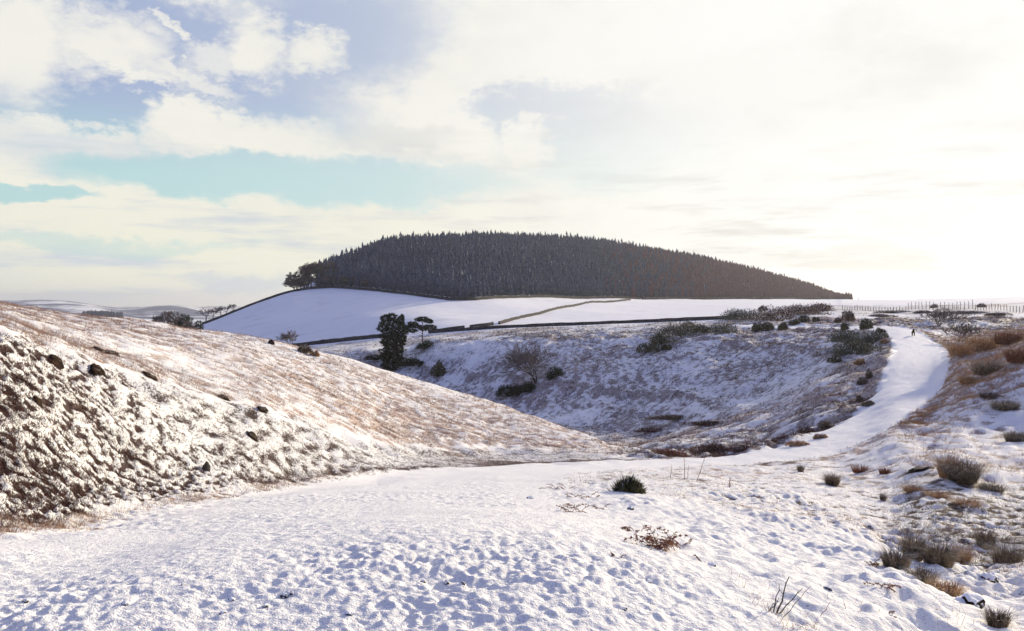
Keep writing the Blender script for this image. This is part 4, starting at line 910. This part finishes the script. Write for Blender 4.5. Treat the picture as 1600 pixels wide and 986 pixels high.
for a_ in ((88, 577, 46, 16, 15.5, 'large dark peat hag at the left edge of the bank'), (152, 588, 34, 14, 17, 'second dark peat hag right of the large one'), (165, 558, 36, 11, 19, 'dark peat hag on the skyline of the bank'),
           (235, 597, 26, 12, 20, 'rusty peat hag right along the lip of the bank'), (60, 638, 26, 16, 13.5, 'rusty peat scar lower on the bank at left'), (350, 628, 24, 9, 23, 'small peat hag right of middle along the lip'), (410, 645, 26, 9, 25, 'small dark peat hag toward the right end of the lip'),
           (395, 690, 30, 12, 22, 'dark peat hollow in the middle of the bank, right part')):
    hag(*a_, group=ph)
hag(1440, 744, 44, 19, 28, 'black overhanging ditch edge left of the grass mound')
stone(1516, 942, 44, 22, 10.5, 'dark rock overhang capped with snow at the lower right', 'rock', 'peat', 'rock')
stone(1545, 905, 30, 14, 13, 'small snow-capped rock right of the overhang', 'rock', 'stone', 'rock')
stone(322, 734, 12, 18, 16, 'upright dark wedge of stone near the foot of the left bank', 'stone', 'stone', 'stone', cap=False)

# ------------------------------------------------------------------ post and wire fence on the skyline
def fence(u0, Y0, u1, Y1, n, label, h=1.25):
    p0 = at_depth(u0, Y0); o = empty('fence', p0, label, 'fence', 'post and wire fences below the skyline'); V, Fc = tubes([(Vector((0, 0, -.35)), Vector((0, 0, h)), .075, .065)], 5)
    pm = mesh('post', V, Fc, MAT['post']); tops = []
    for i in range(n):
        t = i/(n-1); x = ((u0-CX)/F*Y0)*(1-t)+((u1-CX)/F*Y1)*t; y = Y0*(1-t)+Y1*t; z = ground_z(x, y)
        po = link('post', pm, o); po.location = Vector((x, y, z))-p0; po.scale = (1, 1, random.uniform(.85, 1.2)); po.rotation_euler = (random.gauss(0, .04), random.gauss(0, .04), 0); tops.append(Vector((x, y, z))-p0)
    V, Fc = tubes([(a_+Vector((0, 0, hz)), b_+Vector((0, 0, hz)), .012, .012) for a_, b_ in zip(tops, tops[1:]) for hz in (.35, .7, 1.05)], 3); link('wire', mesh('wire', V, Fc, MAT['wire']), o)
fence(1316, 215, 1415, 192, 24, 'close-set brown posts of the fence from the heather mound to the middle', 1.1)
fence(1419, 215, 1520, 196, 18, 'taller wider-set fence posts right of the brown ones', 1.7)
fence(1524, 190, 1625, 165, 22, 'fence posts against white snow at the right edge', 1.25)

# ------------------------------------------------------------------ the dog on the far track
def dog(u, v, Yd):
    p = hit(u, v, Yd*.7, Yd*1.3); b = bpy.data.meshes.new('body')
    # nose at -y: it trots towards the camera
    J = [((0, .25, .50), .12), ((0, 0, .48), .14), ((0, -.25, .52), .135), ((0, -.42, .64), .085), ((0, -.52, .72), .085), ((0, -.66, .69), .04), ((0, .42, .50), .05), ((0, .60, .40), .03), ((0, .72, .46), .02),
         ((-.10, -.28, .34), .06), ((-.10, -.26, .18), .035), ((-.10, -.32, .02), .035), ((.10, -.24, .34), .06), ((.10, -.34, .19), .035), ((.10, -.38, .05), .035),
         ((-.11, .26, .36), .075), ((-.11, .18, .22), .04), ((-.11, .33, .15), .03), ((-.11, .28, .02), .035), ((.11, .26, .36), .075), ((.11, .24, .22), .04), ((.11, .38, .15), .03), ((.11, .36, .02), .035),
         ((-.05, -.48, .83), .022), ((.05, -.48, .83), .022)]
    E = [(1, 0), (1, 2), (2, 3), (3, 4), (4, 5), (0, 6), (6, 7), (7, 8), (2, 9), (9, 10), (10, 11), (2, 12), (12, 13), (13, 14), (0, 15), (15, 16), (16, 17), (17, 18), (0, 19), (19, 20), (20, 21), (21, 22), (4, 23), (4, 24)]
    b.from_pydata([j[0] for j in J], E, []); b.materials.append(MAT['dog']); o = link('dog', b); o.location = p
    sk = o.modifiers.new('skin', 'SKIN'); sk.use_smooth_shade = True
    for i, j in enumerate(J): b.skin_vertices[0].data[i].radius = (j[1], j[1])
    for i in range(len(J)): b.skin_vertices[0].data[i].use_root = (i == 1)
    sb = o.modifiers.new('sub', 'SUBSURF'); sb.levels = 1; sb.render_levels = 1
    o.rotation_euler = (0, 0, -.35); tag(o, 'dark dog trotting down the far end of the snowy track', 'dog'); return o
dog(1427, 525, 94)

# ------------------------------------------------------------------ grass, heather and snow-crusted stalks that nobody could count
def scatter(name, mask, n, hgt, bw, mat, label, cat, seed, lean=.6, blades=5, spread=.10, ymax=200):
    """tufts of blades rooted on the ground, denser where the cover is thicker"""
    r = np.random.default_rng(seed); c0, c1 = len(left)-6, len(left)+len(thin)+6
    w = mask.copy(); w[:, :c0] = 0; w[:, c1:] = 0; w[RG > ymax] = 0; w[RG < 3] = 0
    # only what can be seen from near the viewpoint
    V_ = HOR-F*Z/Y.clip(.1); run = np.minimum.accumulate(V_, axis=0); w[V_ > run+5] = 0
    p = w.ravel(); p = p/p.sum(); idx = r.choice(len(p), n, p=p); i, j = np.unravel_index(idx, w.shape); i = np.clip(i, 0, NR-2); j = np.clip(j, 0, NC-2)
    a_ = r.uniform(0, 1, n); b_ = r.uniform(0, 1, n)
    def L_(A): return (A[i, j]*(1-b_)+A[i, j+1]*b_)*(1-a_)+(A[i+1, j]*(1-b_)+A[i+1, j+1]*b_)*a_
    C = np.stack([L_(X), L_(Y), L_(Z)], 1); s_ = C[:, 1]/F
    C = np.repeat(C, blades, 0); s_ = np.repeat(s_, blades); m_ = len(C)
    sp_ = np.maximum(spread, s_*1.5); C[:, 0] += r.normal(0, 1, m_)*sp_*.5; C[:, 1] += r.normal(0, 1, m_)*sp_*.5; C[:, 2] -= .02
    D = np.stack([r.normal(0, lean, m_), r.normal(0, lean, m_), np.abs(r.normal(1, .3, m_))], 1); h = np.repeat(r.uniform(.5, 1.3, n), blades)*hgt*r.uniform(.6, 1.2, m_); h = np.maximum(h, s_*1.6)
    wd = np.maximum(bw, s_*.45)*r.uniform(.6, 1.3, m_)
    V, Fc = quads(C, D, wd, h, r); return tag(link(name, mesh(name, V, Fc, MAT[mat])), label, cat, kind='stuff')
dn = .25+.75*sstep(vnoise(X/2.2, Y/2.2, 61)+.6*vnoise(X/.7, Y/.7, 62), -.1, .8)
scatter('hill_grass', hill*sstep(veg, .35, .75)*dn, 19000, .17, .008, 'hillgrass', 'tawny dead grass showing through thin snow on the left hill', 'grass', 1, .8)
scatter('bank_heather', bank*sstep(veg, .3, .6)*(.25+dn)*(.3+sstep(low, .4, .9)), 26000, .065, .008, 'heatherd', 'short dark heather stalks between the snowy tussocks of the left bank', 'heather', 2, .7)
scatter('slope_heather', (mid+midR)*sstep(veg, .35, .7)*dn, 24000, .30, .02, 'heather', 'dark brown heather over the shaded far slope', 'heather', 3, .7)
scatter('hollow_rushes', hollow*(.1+dn), 1700, .20, .006, 'rush', 'brown rushes and bent grass lying through the snowy hollow', 'rushes', 8, .9, 7, .10)
scatter('bank_grass', rbank*sstep(veg, .35, .7)*(.3+dn), 17000, .22, .010, 'straw', 'orange grass on the bank right of the far track', 'grass', 4, .8)
scatter('snow_grass', fore*(1-.8*hollow)*sstep(veg, .14, .42)*dn*(RG < 45), 12000, .08, .004, 'straw', 'sparse dead grass blades poking out of the near snow', 'grass', 5, .7, 3, .05)
edge = band(TD, -.1, .7, .2)*(RG < 60)*(KI > 3.8)
scatter('verge_grass', edge*dn, 4200, .10, .006, 'hillgrass', 'brown grass fringe along the foot of the left bank and the track edge', 'grass', 6, .7, 4, .05)
# far dark wood below the distant hills
lst = []
for k in range(420):
    u = random.uniform(128, 192); Yd = random.uniform(1240, 1310); x = (u-CX)/F*Yd; lst.append((x, Yd, 0, 500))
joined('distant_wood', lst, [MAT['spruce'], MAT['flare_spruce']], 'small dark wood on the low ground beneath the distant hills', 'wood')

#HAZE
hz = [( -9000, -400, -170), (9000, -400, -170), (9000, 15500, -170), (-9000, 15500, -170)]
mh = bpy.data.materials.new('thin_air'); mh.use_nodes = True; g = G(mh.node_tree); g.n.clear(); out = g.node('ShaderNodeOutputMaterial'); pv = g.node('ShaderNodeVolumePrincipled'); g.l.new(pv.outputs[0], out.inputs['Volume'])
pv.inputs['Color'].default_value = (.86, .90, 1, 1); pv.inputs['Density'].default_value = .00011; pv.inputs['Anisotropy'].default_value = .5
hv = hz+[(x, y, 90) for x, y, z in hz]
tag(link('haze', mesh('haze', hv, [(0, 3, 2, 1), (4, 5, 6, 7), (0, 1, 5, 4), (1, 2, 6, 5), (2, 3, 7, 6), (3, 0, 4, 7)], mh)), kind='stuff')
